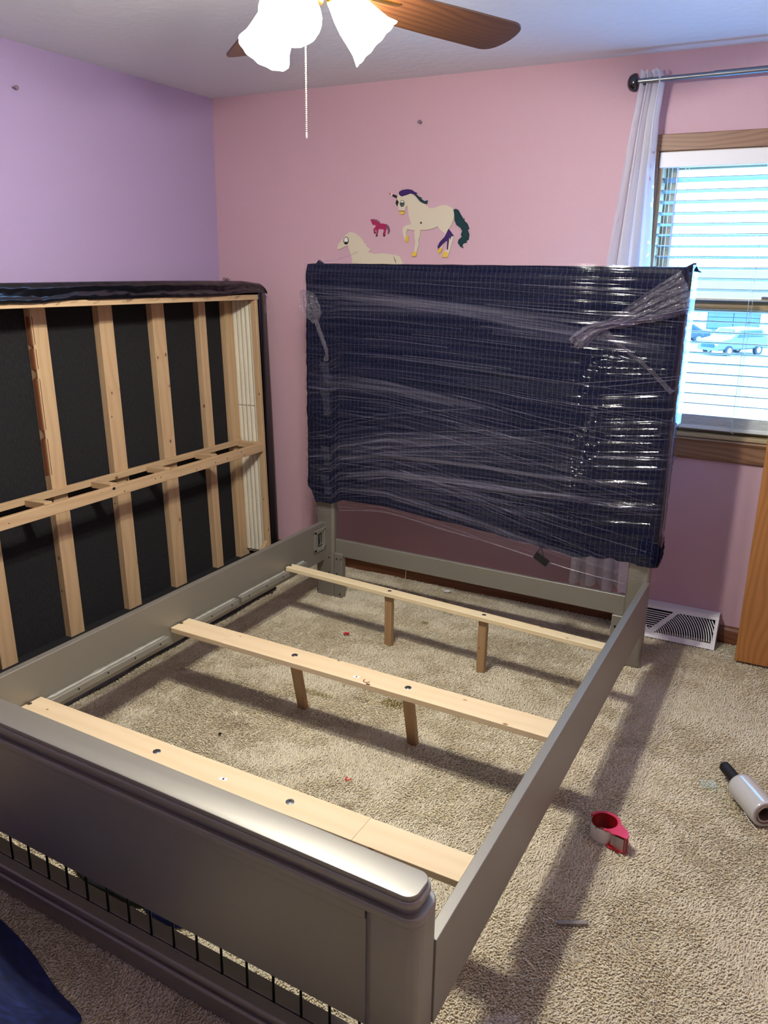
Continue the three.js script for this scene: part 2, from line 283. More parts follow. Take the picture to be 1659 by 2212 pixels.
  add('tilt_wand', [bar([2.377, 2.02, -0.004], [2.379, 1.55, -0.003], 0.0045, 8), bar([2.377, 2.05, -0.004], [2.377, 2.02, -0.004], 0.0018, 6)], M.wand, b);
  add('cord_knot', [tube([[2.7, 1.0, -0.006], [2.715, 0.985, 0.002], [2.705, 0.96, 0.004], [2.72, 0.945, 0]], 0.0014, 16, 6), tube([[2.7, 1.0, -0.006], [2.69, 0.99, 0.003], [2.725, 0.975, 0.004], [2.74, 0.99, -0.004]], 0.0014, 16, 6)], M.cordWhite, b);

  // curtain rod
  const r = thing('curtain_rod', 'brushed silver telescoping curtain rod above the window with a domed end cap', 'curtain rod');
  const RY = 2.325, Z = 0.085;
  add('inner_tube', bar([2.2, RY, Z], [2.5, RY + 0.002, Z], 0.0105, 20), M.nickel, r);
  add('outer_tube', [bar([2.49, RY + 0.002, Z], [3.35, RY + 0.008, Z], 0.0125, 20), bar([2.487, RY + 0.002, Z], [2.492, RY + 0.002, Z], 0.0132, 20)], M.nickel, r);
  add('end_cap', lathe([[0.0001, 0], [0.016, 0.002], [0.028, 0.01], [0.034, 0.024], [0.034, 0.034], [0.03, 0.038], [0.012, 0.04], [0.0001, 0.04]], 32).rotateZ(-PI / 2).translate(2.163, RY - 0.004, Z), M.darkNickel, r);
  add('bracket', [bx(2.226, 2.234, RY - 0.02, RY + 0.02, 0, 0.006, 0.001), bar([2.23, RY, 0.004], [2.23, RY, Z], 0.005), bar([2.23, RY - 0.016, Z], [2.23, RY + 0.002, Z], 0.006)], M.darkNickel, r);
  add('bracket', [bx(3.296, 3.304, RY - 0.02, RY + 0.02, 0, 0.006, 0.001), bar([3.3, RY, 0.004], [3.3, RY, Z], 0.005), bar([3.3, RY - 0.016, Z], [3.3, RY + 0.002, Z], 0.006)], M.darkNickel, r);

  // curtain panel gathered at the left end of the rod
  const dots = (lo, hi) => tex(512, 1024, (u, v) => { const k = tn(u, v, 60, 90, 31) + 0.5 * tn(u, v, 25, 25, 32); return k > 0.42 ? hi : lo; }, false);
  const shine = tex(512, 1024, (u, v) => { const k = tn(u, v, 60, 90, 31) + 0.5 * tn(u, v, 25, 25, 32) > 0.55; return k ? [0, 0.28, 0.95] : [0, 0.85, 0.0]; }, false);
  const curtainMat = phys({ color: 0xf0f0f6, roughness: 1, metalness: 1, roughnessMap: shine, metalnessMap: shine, transmission: 0.4, thickness: 0 });
  const L = [[2.365, 2.212], [2.33, 2.214], [2.1, 2.19], [1.65, 2.15], [0.8, 2.11], [0.17, 2.085]].map(([y, x]) => [-y, x]), Rr = [[2.365, 2.282], [2.33, 2.302], [2.2, 2.292], [2.0, 2.296], [1.65, 2.318], [0.8, 2.34], [0.17, 2.36]].map(([y, x]) => [-y, x]);
  const cg = sheet(96, 140, (u, v) => {
    const low = 0.175 + 0.012 * sin(u * 17) + 0.01 * sin(u * 41), y = lerp(2.36 + 0.008 * sin(u * 30), low, v), a = interp(L, -y), b = interp(Rr, -y), f = u * 3.6 * 2 * PI + 0.7 * sin(v * 4) + 0.4;
    const amp = lerp(0.016, 0.03, smooth(0, 0.5, v));
    return [lerp(a, b, u) + 0.006 * sin(2 * f + 1) , y, 0.072 + amp * sin(f) + 0.008 * sin(u * 9 + v * 6) + 0.003 * n3(u * 30, v * 14, 3)];
  });
  const cur = thing('curtain', 'white curtain panel with silver specks gathered at the left of the window', 'curtain');
  add('fabric_panel', cg, curtainMat, cur);
}

// ---------------------------------------------------------------- the oak door that stands open against the back wall
{
  const d = group('door_1', scene); d.userData.kind = 'structure';
  add('door_slab', bx(2.8625, 3.62, 0.008, 2.03, 0.166, 0.2, 0.003, 'y'), M.oak, d);
  add('hinge', [bx(3.618, 3.632, 0.2, 0.29, 0.176, 0.19, 0.001)], M.brass, d);
  add('hinge', [bx(3.618, 3.632, 1.75, 1.84, 0.176, 0.19, 0.001)], M.brass, d);
  add('door_knob', [bar([2.93, 0.96, 0.2], [2.93, 0.96, 0.235], 0.012, 16), new THREE.SphereGeometry(0.027, 20, 14).scale(1, 1, 0.8).translate(2.93, 0.96, 0.252), lathe([[0.0001, 0], [0.03, 0], [0.028, 0.008], [0.0001, 0.009]], 24).rotateX(PI / 2).translate(2.93, 0.96, 0.2)], M.brass, d);
}

// ---------------------------------------------------------------- floor register
{
  const v = thing('floor_register', 'white metal baseboard heat register with fanned louvres under the window', 'air vent', [2.316, 0, 0]);
  // sloped face from the wall top (z .045, y .135) down to the carpet (z .125)
  const W = 0.456, yT = 0.128, zT = 0.05, zB = 0.122, len = hypot(yT, zB - zT), tilt = Math.atan2(zB - zT, yT);
  const face = new THREE.Group(); face.name = numbered('face_plate'); face.position.set(0, 0, zB); face.rotation.x = -tilt; v.add(face);
  const fr = 0.014, t = 0.003;
  // frame with three openings
  const sh = new THREE.Shape(); sh.moveTo(0, 0); sh.lineTo(W, 0); sh.lineTo(W, len); sh.lineTo(0, len); sh.lineTo(0, 0);
  const openings = [[[fr, 0.03], [fr, len - fr], [0.062, len - fr - 0.005], [0.148, 0.032], [0.14, 0.026]], [[0.078, len - fr], [0.262, len - fr], [0.17, 0.036]], [[0.192, 0.026], [0.2, 0.032], [0.285, len - fr - 0.002], [W - fr, len - fr], [W - fr, 0.026]]];
  for (const o of openings) { const h = new THREE.Path(); o.forEach(([x, y], i) => (i ? h.lineTo(x, y) : h.moveTo(x, y))); h.closePath(); sh.holes.push(h); }
  add('frame', new THREE.ExtrudeGeometry(sh, { depth: t, bevelEnabled: false }), M.whiteMetal, face);
  const inside = (P, x, y) => { let r = false; for (let i = 0, j = P.length - 1; i < P.length; j = i++) { const [a, b] = P[i], [c, d] = P[j]; if (b > y !== d > y && x < ((c - a) * (y - b)) / (d - b) + a) r = !r; } return r; };
  const clipped = (pts, P) => { const runs = []; let cur = []; for (const p of pts) { if (inside(P, ...p)) cur.push(p); else { if (cur.length > 2) runs.push(cur); cur = []; } } if (cur.length > 2) runs.push(cur); return runs; };
  const louvre = (pts) => { const g = []; for (let i = 0; i + 1 < pts.length; i++) { const [a, b] = pts[i], [c, d] = pts[i + 1], l = hypot(c - a, d - b) + 0.0006; g.push(new THREE.BoxGeometry(l, 0.0042, 0.004).rotateZ(Math.atan2(d - b, c - a)).translate((a + c) / 2, (b + d) / 2, 0.0012)); } return merge(g); };
  for (let k = 0; k < 9; k++) { const y = 0.044 + k * 0.0098; for (const run of clipped(Array.from({ length: 60 }, (_, i) => [0.05 + i * 0.004, y]), openings[1])) add('louvre', louvre([run[0], run[run.length - 1]]), M.whiteMetal, face); }
  for (const [o, cx, sgn] of [[openings[0], 0.17, -1], [openings[2], 0.17, 1]]) for (let k = 0; k < 27; k++) { const r0 = 0.036 + k * 0.0102; for (const run of clipped(Array.from({ length: 70 }, (_, i) => { const a = i / 69 * PI * 0.62; return [cx + sgn * r0 * cos(a), 0.03 - 0.01 + r0 * sin(a) * 0.8]; }), o)) add('louvre', louvre(run.filter((_, i) => i % 3 === 0 || i === run.length - 1)), M.whiteMetal, face); }
  add('top_flange', bx(0, W, yT - 0.001, yT + 0.008, 0.001, zT + 0.003, 0.002), M.whiteMetal, v);
  const end = (x) => plate([[0.001, 0], [zB, 0], [zT + 0.002, yT + 0.004], [0.001, yT + 0.004]], 0.003).rotateY(-PI / 2).scale(1, 1, 1).translate(x + 0.003, 0, 0);
  add('end_plate', end(0), M.whiteMetal, v); add('end_plate', end(W - 0.003), M.whiteMetal, v);
  add('throat', bx(0.006, W - 0.006, 0.002, yT - 0.006, 0.002, 0.028, 0), M.darkHole, v);
  add('damper_notch', [new THREE.BoxGeometry(0.004, 0.012, 0.006).translate(W - 0.003, 0.095, 0.06), new THREE.BoxGeometry(0.004, 0.01, 0.006).translate(W - 0.003, 0.068, 0.07)], M.darkHole, v);
}

// ---------------------------------------------------------------- screws left in the walls
for (const [x, y, z, turn, label] of [[1.213, 2.251, 0, 0, 'plastic anchor left in the pink wall above the unicorn cutouts'], [0, 2.268, 1.234, PI / 2, 'plastic anchor left in the purple wall']]) {
  const a = thing('wall_anchor', label, 'wall anchor', [x, y, z], turn);
  add('anchor_sleeve', cyl(0.004, 0.0055, 0.02, 10).rotateX(PI / 2).rotateZ(0.4).translate(0, 0, 0.008), std({ color: 0x8d7f8a, roughness: 0.6 }), a);
  add('collar', [new THREE.TorusGeometry(0.0065, 0.0022, 6, 14).translate(0, 0, 0.018), bx(-0.012, -0.004, -0.003, 0.003, 0.006, 0.018, 0.001)], std({ color: 0x7a6c78, roughness: 0.6 }), a);
}

// ---------------------------------------------------------------- ceiling fan with three lit glass shades
{
  const f = thing('ceiling_fan', 'ceiling fan with brown wooden blades and three lit frosted glass shades', 'ceiling fan', [1.83, 0, 1.92]);
  add('canopy', lathe([[0.0001, 2.44], [0.075, 2.44], [0.078, 2.42], [0.06, 2.385], [0.03, 2.375], [0.0001, 2.375]]), M.brass, f);
  add('motor_housing', lathe([[0.03, 2.385], [0.09, 2.375], [0.115, 2.35], [0.12, 2.3], [0.11, 2.265], [0.085, 2.25], [0.0001, 2.25]], 40), M.brass, f);
  add('switch_housing', lathe([[0.0001, 2.25], [0.06, 2.25], [0.062, 2.235], [0.05, 2.225], [0.048, 2.195], [0.04, 2.178], [0.012, 2.168], [0.0001, 2.166]], 32), M.brass, f);
  for (let k = 0; k < 5; k++) {
    const az = (-66.3 - 72 * k) * PI / 180, b = group('fan_blade', f); b.rotation.y = -az; b.position.y = 2.215;
    const s = new THREE.Shape(); s.moveTo(0.17, -0.045); s.bezierCurveTo(0.2, -0.062, 0.3, -0.066, 0.5, -0.07); s.lineTo(0.625, -0.072); s.bezierCurveTo(0.66, -0.07, 0.675, -0.05, 0.678, 0); s.bezierCurveTo(0.675, 0.05, 0.66, 0.07, 0.625, 0.072); s.lineTo(0.5, 0.07); s.bezierCurveTo(0.3, 0.066, 0.2, 0.062, 0.17, 0.045); s.lineTo(0.17, -0.045);
    const g = new THREE.ExtrudeGeometry(s, { depth: 0.005, bevelEnabled: true, bevelSize: 0.001, bevelThickness: 0.001, bevelSegments: 1, curveSegments: 10 }).rotateX(-PI / 2).translate(0, -0.003, 0);
    const bl = add('blade_board', boxUV(g, 'x'), M.blade, b); bl.rotation.x = -0.24;
    add('blade_iron', [bx(0.09, 0.2, 0.004, 0.009, -0.014, 0.014, 0.002), bx(0.18, 0.26, -0.001, 0.005, -0.03, 0.03, 0.002), bar([0.09, 0.03, 0], [0.11, 0.006, 0], 0.008)], M.brass, b);
  }
  const shadeGeo = (() => { const prof = []; const P = [[0.026, 0], [0.03, 0.012], [0.04, 0.035], [0.049, 0.065], [0.053, 0.09], [0.058, 0.115], [0.068, 0.138]];
    return sheet(64, 30, (u, v) => { const t = v * 0.138, r = interp(P.map(([r, y]) => [y, r]), t), a = u * 2 * PI, rib = 1 + 0.006 * sin(a * 40) * smooth(0.05, 0.138, t) ; return [cos(a) * r * rib, -t - 0.0012 * sin(a * 12) * smooth(0.12, 0.138, t), sin(a) * r * rib]; }); })();
  const shadeIn = shadeGeo.clone().scale(0.955, 1, 0.955);
  for (const deg of [-160, -43, 68]) {
    const az = deg * PI / 180, L = group('lamp_arm', f); L.rotation.y = -az; L.position.y = 0;
    add('arm_tube', tube([[0.04, 2.2, 0], [0.058, 2.207, 0], [0.068, 2.213, 0], [0.073, 2.205, 0], [0.071, 2.196, 0]], 0.007, 16, 10), M.brass, L);
    const head = [0.07, 2.2, 0], tilt = 0.82;
    const place = (g) => g.clone().rotateZ(tilt).translate(...head);
    add('lamp_socket', place(lathe([[0.0001, 0.012], [0.02, 0.01], [0.027, 0], [0.027, -0.014], [0.0001, -0.014]], 24)), M.brass, L);
    add('lamp_shade', [place(shadeGeo), place(shadeIn)], M.shade, L);
    add('lamp_bulb', place(lathe([[0.0001, -0.014], [0.012, -0.016], [0.014, -0.03], [0.024, -0.05], [0.026, -0.065], [0.02, -0.082], [0.0001, -0.09]], 20)), M.bulb, L);
    const lp = new THREE.PointLight(LAMP_COLOR, LAMP_POWER, 0, 2), d = new THREE.Vector3(0, -0.064, 0).applyAxisAngle(new THREE.Vector3(0, 0, 1), tilt).add(new THREE.Vector3(...head));
    lp.position.copy(d); lp.name = 'lamp_light'; lp.castShadow = true; lp.shadow.mapSize.set(1024, 1024); lp.shadow.radius = 1.6; L.add(lp);
    const sp = new THREE.SpotLight(LAMP_COLOR, LAMP_POWER * 1.7, 0, 1.25, 1, 2); sp.position.copy(d); sp.target.position.copy(d).add(new THREE.Vector3(0, -1, 0).applyAxisAngle(new THREE.Vector3(0, 0, 1), tilt * 0.8)); sp.name = 'lamp_beam_light'; sp.castShadow = true; sp.shadow.radius = 1.6; L.add(sp, sp.target);
  }
  const beads = []; for (let y = 2.165; y > 1.9; y -= 0.0046) beads.push(new THREE.SphereGeometry(0.0021, 8, 6).translate(0, y, 0.001)); beads.push(bar([0, 2.17, 0.001], [0, 1.9, 0.001], 0.0006, 5), lathe([[0.0001, 0.008], [0.0018, 0.004], [0.002, -0.004], [0.0001, -0.009]], 10).translate(0, 1.898, 0.001));
  add('pull_chain', beads, M.chain, f);
}

// ---------------------------------------------------------------- wall cutouts: millimetres from x 1.2, y 1.8 on the back wall
const CUT = {
  body: '-93,146 -50,147 -25,142 -5,129 15,108 46,95 61,87 68,77 85,76 107,81 134,90 161,87 186,76 199,57 197,29 186,1 172,-17 193,-39 201,-51 192,-74 184,-107 176,-131 171,-142 145,-141 150,-121 161,-112 168,-83 168,-60 149,-83 139,-110 122,-107 129,-76 154,-45 152,-36 133,-24 116,-6 88,-15 55,-20 25,-20 24,-45 15,-69 18,-88 10,-112 7,-137 -17,-137 -4,-115 0,-73 -5,-44 -6,-21 -23,-20 -42,-15 -51,-30 -50,-44 -38,-49 -41,-78 -56,-68 -65,-44 -71,-20 -64,-3 -41,4 -23,6 -30,23 -39,47 -44,81 -45,91 -55,85 -60,67 -73,53 -88,60 -90,70 -97,87 -103,111 -102,130',
  mane: '-94,148 -90,155 -73,162 -45,164 -25,161 -11,152 7,144 -11,140 -30,144 -50,138 -78,132 -90,139',
  crest: '-19,146 0,140 15,129 29,124 26,119 43,109 57,111 61,112 57,96 43,97 24,105 9,120 -5,134',
  horn1: '-148,150 -133,147 -135,139',
  horn2: '-134,148 -125,144 -128,135 -137,140',
  horn3: '-126,144 -103,137 -105,125 -130,136',
  ear: '-103,121 -93,108 -100,88 -110,104',
  muzzle: '-90,67 -58,65 -60,57 -73,50 -86,56',
  lip: '-90,69 -60,67 -59,64 -90,67',
  tail: '193,67 204,72 218,66 230,47 246,25 250,29 249,20 266,5 276,-18 267,-20 277,-41 275,-65 263,-70 268,-76 249,-81 244,-93 252,-102 236,-97 221,-79 224,-65 241,-51 234,-44 241,-27 232,-13 210,1 201,20 199,43',
  hoofA: '-51,-45 -37,-48 -40,-81 -56,-69',
  hoofB: '-20,-136 -9,-118 9,-120 7,-139 -11,-142',
  hoofC: '117,-121 127,-102 144,-102 139,-117 128,-127',
  hoofD: '142,-144 150,-119 174,-121 170,-144',
  stocking: '172,-16 179,-23 201,-49 187,-50 184,-64 178,-55 172,-111 166,-107 168,-67 156,-74 138,-93 122,-108 118,-95 129,-75 153,-51',
  pony: '-437,-105 -433,-87 -405,-57 -383,-35 -359,-25 -334,-32 -304,-50 -286,-68 -288,-73 -267,-89 -272,-93 -242,-111 -258,-122 -225,-130 -177,-127 -142,-130 -107,-135 -80,-142 -65,-176 -61,-241 -352,-246 -351,-153 -364,-118 -374,-90 -392,-95 -414,-105 -430,-109',
  foal: '-251,31 -236,33 -215,31 -198,21 -192,11 -180,12 -159,8 -160,-14 -163,-24 -166,-46 -176,-48 -179,-36 -173,-21 -179,-14 -203,-14 -207,-33 -209,-46 -218,-46 -214,-23 -220,-14 -223,-28 -229,-29 -232,-13 -223,-6 -218,1 -227,7 -234,4 -241,14 -245,24',
  foaltail: '-161,8 -150,4 -142,-9 -139,-24 -148,-39 -153,-36 -152,-21 -160,-7',
  foalmane: '-246,31 -234,34 -214,30 -197,20 -193,12 -203,16 -220,24 -234,28',
};
{
  const pts = (s) => s.split(' ').map((p) => p.split(',').map((n) => n / 1000)), felt = (c) => std({ color: c, roughness: 0.85 });
  const cream = felt(0xd3c9b2), violet = felt(0x35185c), teal = felt(0x0b3338), gold = felt(0xd9b548), navy = felt(0x14101f), ink = felt(0x0c0f14), pureWhite = felt(0xe8e6e0);
  const piece = (name, key, m, o, z = 0.004, d = 0.002) => add(name, plate(pts(CUT[key]), d).translate(0, 0, z), m, o);
  const eye = (o, [x, y], rx, ry, pupil) => {
    const disc = (name, cx, cy, a, b, z, m) => add(name, new THREE.CylinderGeometry(1, 1, 0.0008, 28).rotateX(PI / 2).scale(a, b, 1).translate(cx / 1000, cy / 1000, z), m, o);
    disc('eye', x, y, rx / 1000, ry / 1000, 0.0056, ink); disc('eye_white', x, y + ry * 0.12, rx * 0.74 / 1000, ry * 0.72 / 1000, 0.0062, pureWhite); disc('pupil', x, y - ry * (pupil ? 0 : 0.5), rx * (pupil ? 0.7 : 0.45) / 1000, ry * (pupil ? 0.5 : 0.25) / 1000, 0.0068, pupil ? felt(0x143a30) : ink);
    if (pupil) disc('eye_glint', x + rx * 0.05, y + ry * 0.3, rx * 0.3 / 1000, ry * 0.14 / 1000, 0.0074, pureWhite);
  };
  const u = thing('unicorn_cutout', 'large cream unicorn cutout with purple mane and teal tail on pink wall', 'wall decoration', [1.2, 1.8, 0.001]);
  piece('body', 'body', cream, u, 0, 0.005); piece('mane', 'mane', violet, u); piece('mane', 'crest', teal, u); piece('forelock', 'ear', navy, u);
  piece('horn', 'horn1', felt(0xb8452c), u); piece('horn', 'horn2', pureWhite, u); piece('horn', 'horn3', navy, u);
  piece('muzzle', 'muzzle', gold, u); piece('mouth', 'lip', felt(0x5a1a18), u, 0.0062, 0.0008); piece('tail', 'tail', teal, u, 0.001, 0.004); piece('stocking', 'stocking', violet, u);
  for (const k of ['hoofA', 'hoofB', 'hoofC', 'hoofD']) piece('hoof', k, gold, u);
  eye(u, [-74, 101], 12.5, 15, true);
  add('pin_hole', new THREE.CylinderGeometry(0.005, 0.005, 0.001, 14).rotateX(PI / 2).translate(0.028, 0.012, 0.0054), felt(0x4a382a), u);
  const p = thing('pony_cutout', 'plain cream pony cutout half hidden behind the wrapped headboard', 'wall decoration', [1.2, 1.8, 0.001]);
  piece('body', 'pony', cream, p, 0, 0.005); eye(p, [-385, -67], 15, 19, false);
  add('leg_line', plate([[-0.118, -0.137], [-0.108, -0.16], [-0.1, -0.178], [-0.104, -0.16]], 0.0008).translate(0, 0, 0.005), felt(0x3a2c26), p);
  const s = thing('foal_sticker', 'small magenta foal sticker between the two cream cutouts', 'wall decoration', [1.2, 1.8, 0.001]);
  piece('body', 'foal', felt(0x9e1f52), s, 0, 0.0015); piece('mane', 'foalmane', felt(0x8a5168), s, 0.0015, 0.0006); piece('tail', 'foaltail', felt(0x76506a), s, 0.0008, 0.0012);
  for (const [x, y] of [[-223, -30], [-213, -44], [-171, -44]]) add('hoof', new THREE.CylinderGeometry(0.0045, 0.0055, 0.0008, 10).rotateX(PI / 2).translate(x / 1000, y / 1000, 0.0018), felt(0x4a1426), s);
}

// ---------------------------------------------------------------- the bed frame: headboard posts, rails, footboard
{
  const bed = thing('bed', 'silver painted bed frame of rails, posts and low footboard without a mattress', 'bed', [1.7, 0, 1.5]);
  const toBed = (g, x, z, yaw) => { g.position.set(x - 1.7, 0, z - 1.5); g.rotation.y = yaw; return g; };
  const hb = toBed(group('headboard', bed), 1.7, 0.425, -0.026);
  const profilePost = (x0, x1, z0, z1, y1, r) => planSlab(x1 - x0, z1 - z0, 0.0, y1, r, 0.003).translate((x0 + x1) / 2, 0, (z0 + z1) / 2);
  add('post', profilePost(-0.815, -0.708, -0.028, 0.02, 1.57, 0.012), M.silver, hb);
  add('post', profilePost(0.727, 0.817, -0.028, 0.02, 1.57, 0.012), M.silver, hb);
  add('post_block', bx(-0.708, -0.662, 0, 0.232, -0.02, 0.018, 0.003, 'y'), M.silver, hb);
  add('post_block', bx(0.682, 0.727, 0, 0.215, -0.02, 0.018, 0.003, 'y'), M.silver, hb);
  add('lower_rail', bx(-0.708, 0.727, 0.215, 0.303, -0.016, 0.004, 0.003), M.silver, hb);
  add('panel', bx(-0.8, 0.8, 0.62, 1.585, -0.06, 0.012, 0.01), M.silver, hb);
  const holes = [[-0.735, 0.205], [-0.69, 0.205], [-0.735, 0.125], [-0.69, 0.125], [-0.672, 0.018], [-0.805, 0.018]].map(([x, y]) => cyl(0.004, 0.004, 0.002, 10).rotateX(PI / 2).translate(x, y, 0.0205));
  holes.push(...[[-0.667, 0.205]].map(([x, y]) => cyl(0.004, 0.004, 0.002, 10).rotateX(PI / 2).translate(x, y, 0.0185)));
  for (const h of holes) add('screw_hole', h, M.darkHole, hb);
  add('screw_hole', cyl(0.006, 0.006, 0.002, 12).rotateX(PI / 2).translate(0.7, 0.165, 0.0185), M.darkHole, hb);

  for (const [xa, xb, s] of [[0.912, 0.938, 1], [2.495, 2.52, -1]]) {   // left rail, right rail; s points into the bed
    const r = group('side_rail', bed), inner = s > 0 ? xb : xa, X = (x) => x - 1.7, Z0 = 0.45 + (s < 0 ? 0.015 : -0.03) - 1.5, Z1 = 2.57 - 1.5 - (s > 0 ? 0.04 : 0);
    add('rail_board', bx(X(xa), X(xb), 0.188, 0.387, Z0, Z1, 0.002, 'z'), M.silver, r);
    for (const [za, zb] of [[0.62, 0.7], [0.77, 1.13], [1.15, 1.455], [1.58, 2.14], [2.26, 2.44]]) {
      const a = inner + (s > 0 ? 0 : -0.024), b2 = a + 0.024;
      add('ledger', bx(X(a), X(b2), 0.216, 0.2412, za - 1.5, zb - 1.5, 0.003, 'z'), M.silverRough, r);
      if (s > 0) {
        add('glue_seam', boxUV(sheet(40, 3, (u, v) => { const k = (0.5 + 0.5 * n3(u * 9 + za * 7, 1, 2)) * smooth(0, 0.06, u) * smooth(1, 0.94, u); return [X(inner) + 0.0012 + v * 0.019 * k, 0.2416 + (1 - v) * (1 - v) * 0.012 * k + 0.0006, lerp(za, zb, u) - 1.5]; }), 'z'), M.glue, r);
        const hs = []; for (let z = za + 0.05; z < zb - 0.02; z += 0.13) hs.push(cyl(0.0035, 0.0035, 0.002, 10).rotateZ(PI / 2).translate(X(b2), 0.23, z - 1.5)); for (const h of hs) add('screw_hole', h, M.darkHole, r);
      }
    }
    add('ledger', bx(X(inner + (s > 0 ? 0 : -0.024)), X(inner + (s > 0 ? 0.024 : 0)), 0.216, 0.2412, 0.7 - 1.5, 0.77 - 1.5, 0.003, 'z'), M.silverRough, r);
    if (s > 0) {   // hook plate let into the rail beside the headboard
      const hp = add('hook_plate', [bx(X(inner), X(inner) + 0.006, 0.252, 0.36, 0.416 - 1.5, 0.434 - 1.5, 0.002, 'y'), bx(X(inner), X(inner) + 0.006, 0.252, 0.36, 0.505 - 1.5, 0.523 - 1.5, 0.002, 'y'), bx(X(inner), X(inner) + 0.006, 0.345, 0.362, 0.416 - 1.5, 0.523 - 1.5, 0.002, 'z'), bx(X(inner), X(inner) + 0.006, 0.25, 0.268, 0.416 - 1.5, 0.523 - 1.5, 0.002, 'z')], M.silverRough, r);
      add('hook_recess', bx(X(inner), X(inner) + 0.0012, 0.268, 0.345, 0.434 - 1.5, 0.505 - 1.5, 0), M.silverRough, r);
      add('slot', bx(X(inner), X(inner) + 0.0022, 0.276, 0.338, 0.455 - 1.5, 0.487 - 1.5, 0), M.darkHole, r);
      add('hook', [bar([X(inner) + 0.004, 0.285, 0.47 - 1.5], [X(inner) + 0.004, 0.335, 0.474 - 1.5], 0.0035), bar([X(inner) + 0.002, 0.29, 0.46 - 1.5], [X(inner) + 0.009, 0.286, 0.482 - 1.5], 0.005)], M.steel, r);
    }
  }

  const fb = toBed(group('footboard', bed), 1.7, 2.569, -0.036);
  add('cap_base', planSlab(1.636, 0.1, 0.462, 0.482, 0.03, 0.006), M.silver, fb);
  add('cap_cove', planSlab(1.606, 0.074, 0.48, 0.5, 0.022, 0.002), M.silver, fb);
  add('cap_bead', planSlab(1.616, 0.086, 0.494, 0.511, 0.024, 0.006), M.silver, fb);
  add('cap_top', planSlab(1.604, 0.076, 0.508, 0.521, 0.022, 0.0022), M.silver, fb);
  for (const s of [-1, 1]) add('post', planSlab(0.12, 0.088, 0, 0.464, 0.026, 0.002).translate(s * 0.757, 0, 0), M.silver, fb);
  add('panel', bx(-0.698, 0.698, 0.166, 0.43, -0.042, 0.026, 0.003), M.silver, fb);
  add('panel_header', bx(-0.698, 0.698, 0.424, 0.464, -0.016, 0.0315, 0.003), M.silver, fb);
  add('bottom_rail', bx(-0.698, 0.698, 0.0, 0.052, -0.02, 0.048, 0.004), M.silver, fb);
  add('bottom_bead', bx(-0.7, 0.7, 0.048, 0.062, -0.02, 0.0555, 0.0065), M.silver, fb);
  add('bottom_cove', bx(-0.698, 0.698, 0.06, 0.078, -0.02, 0.044, 0.001), M.silver, fb);
  add('ledge_front', bx(-0.7, 0.7, 0.074, 0.091, 0.019, 0.053, 0.006), M.silver, fb);
  add('ledge_back', bx(-0.7, 0.7, 0.074, 0.09, -0.02, 0.0175, 0.0015), M.silver, fb);
  add('added_shade_cleat', bx(-0.69, 0.6, 0.17, 0.236, -0.112, -0.04, 0.004), M.silver, fb);  // added behind the panel to shade the ledge and the carpet there
  for (let k = 0; k < 20; k++) add('rod', bar([-0.679 + k * 0.0715, 0.086, 0.017], [-0.679 + k * 0.0715, 0.17, 0.017], 0.0031, 10), M.blackMetal, fb);
}

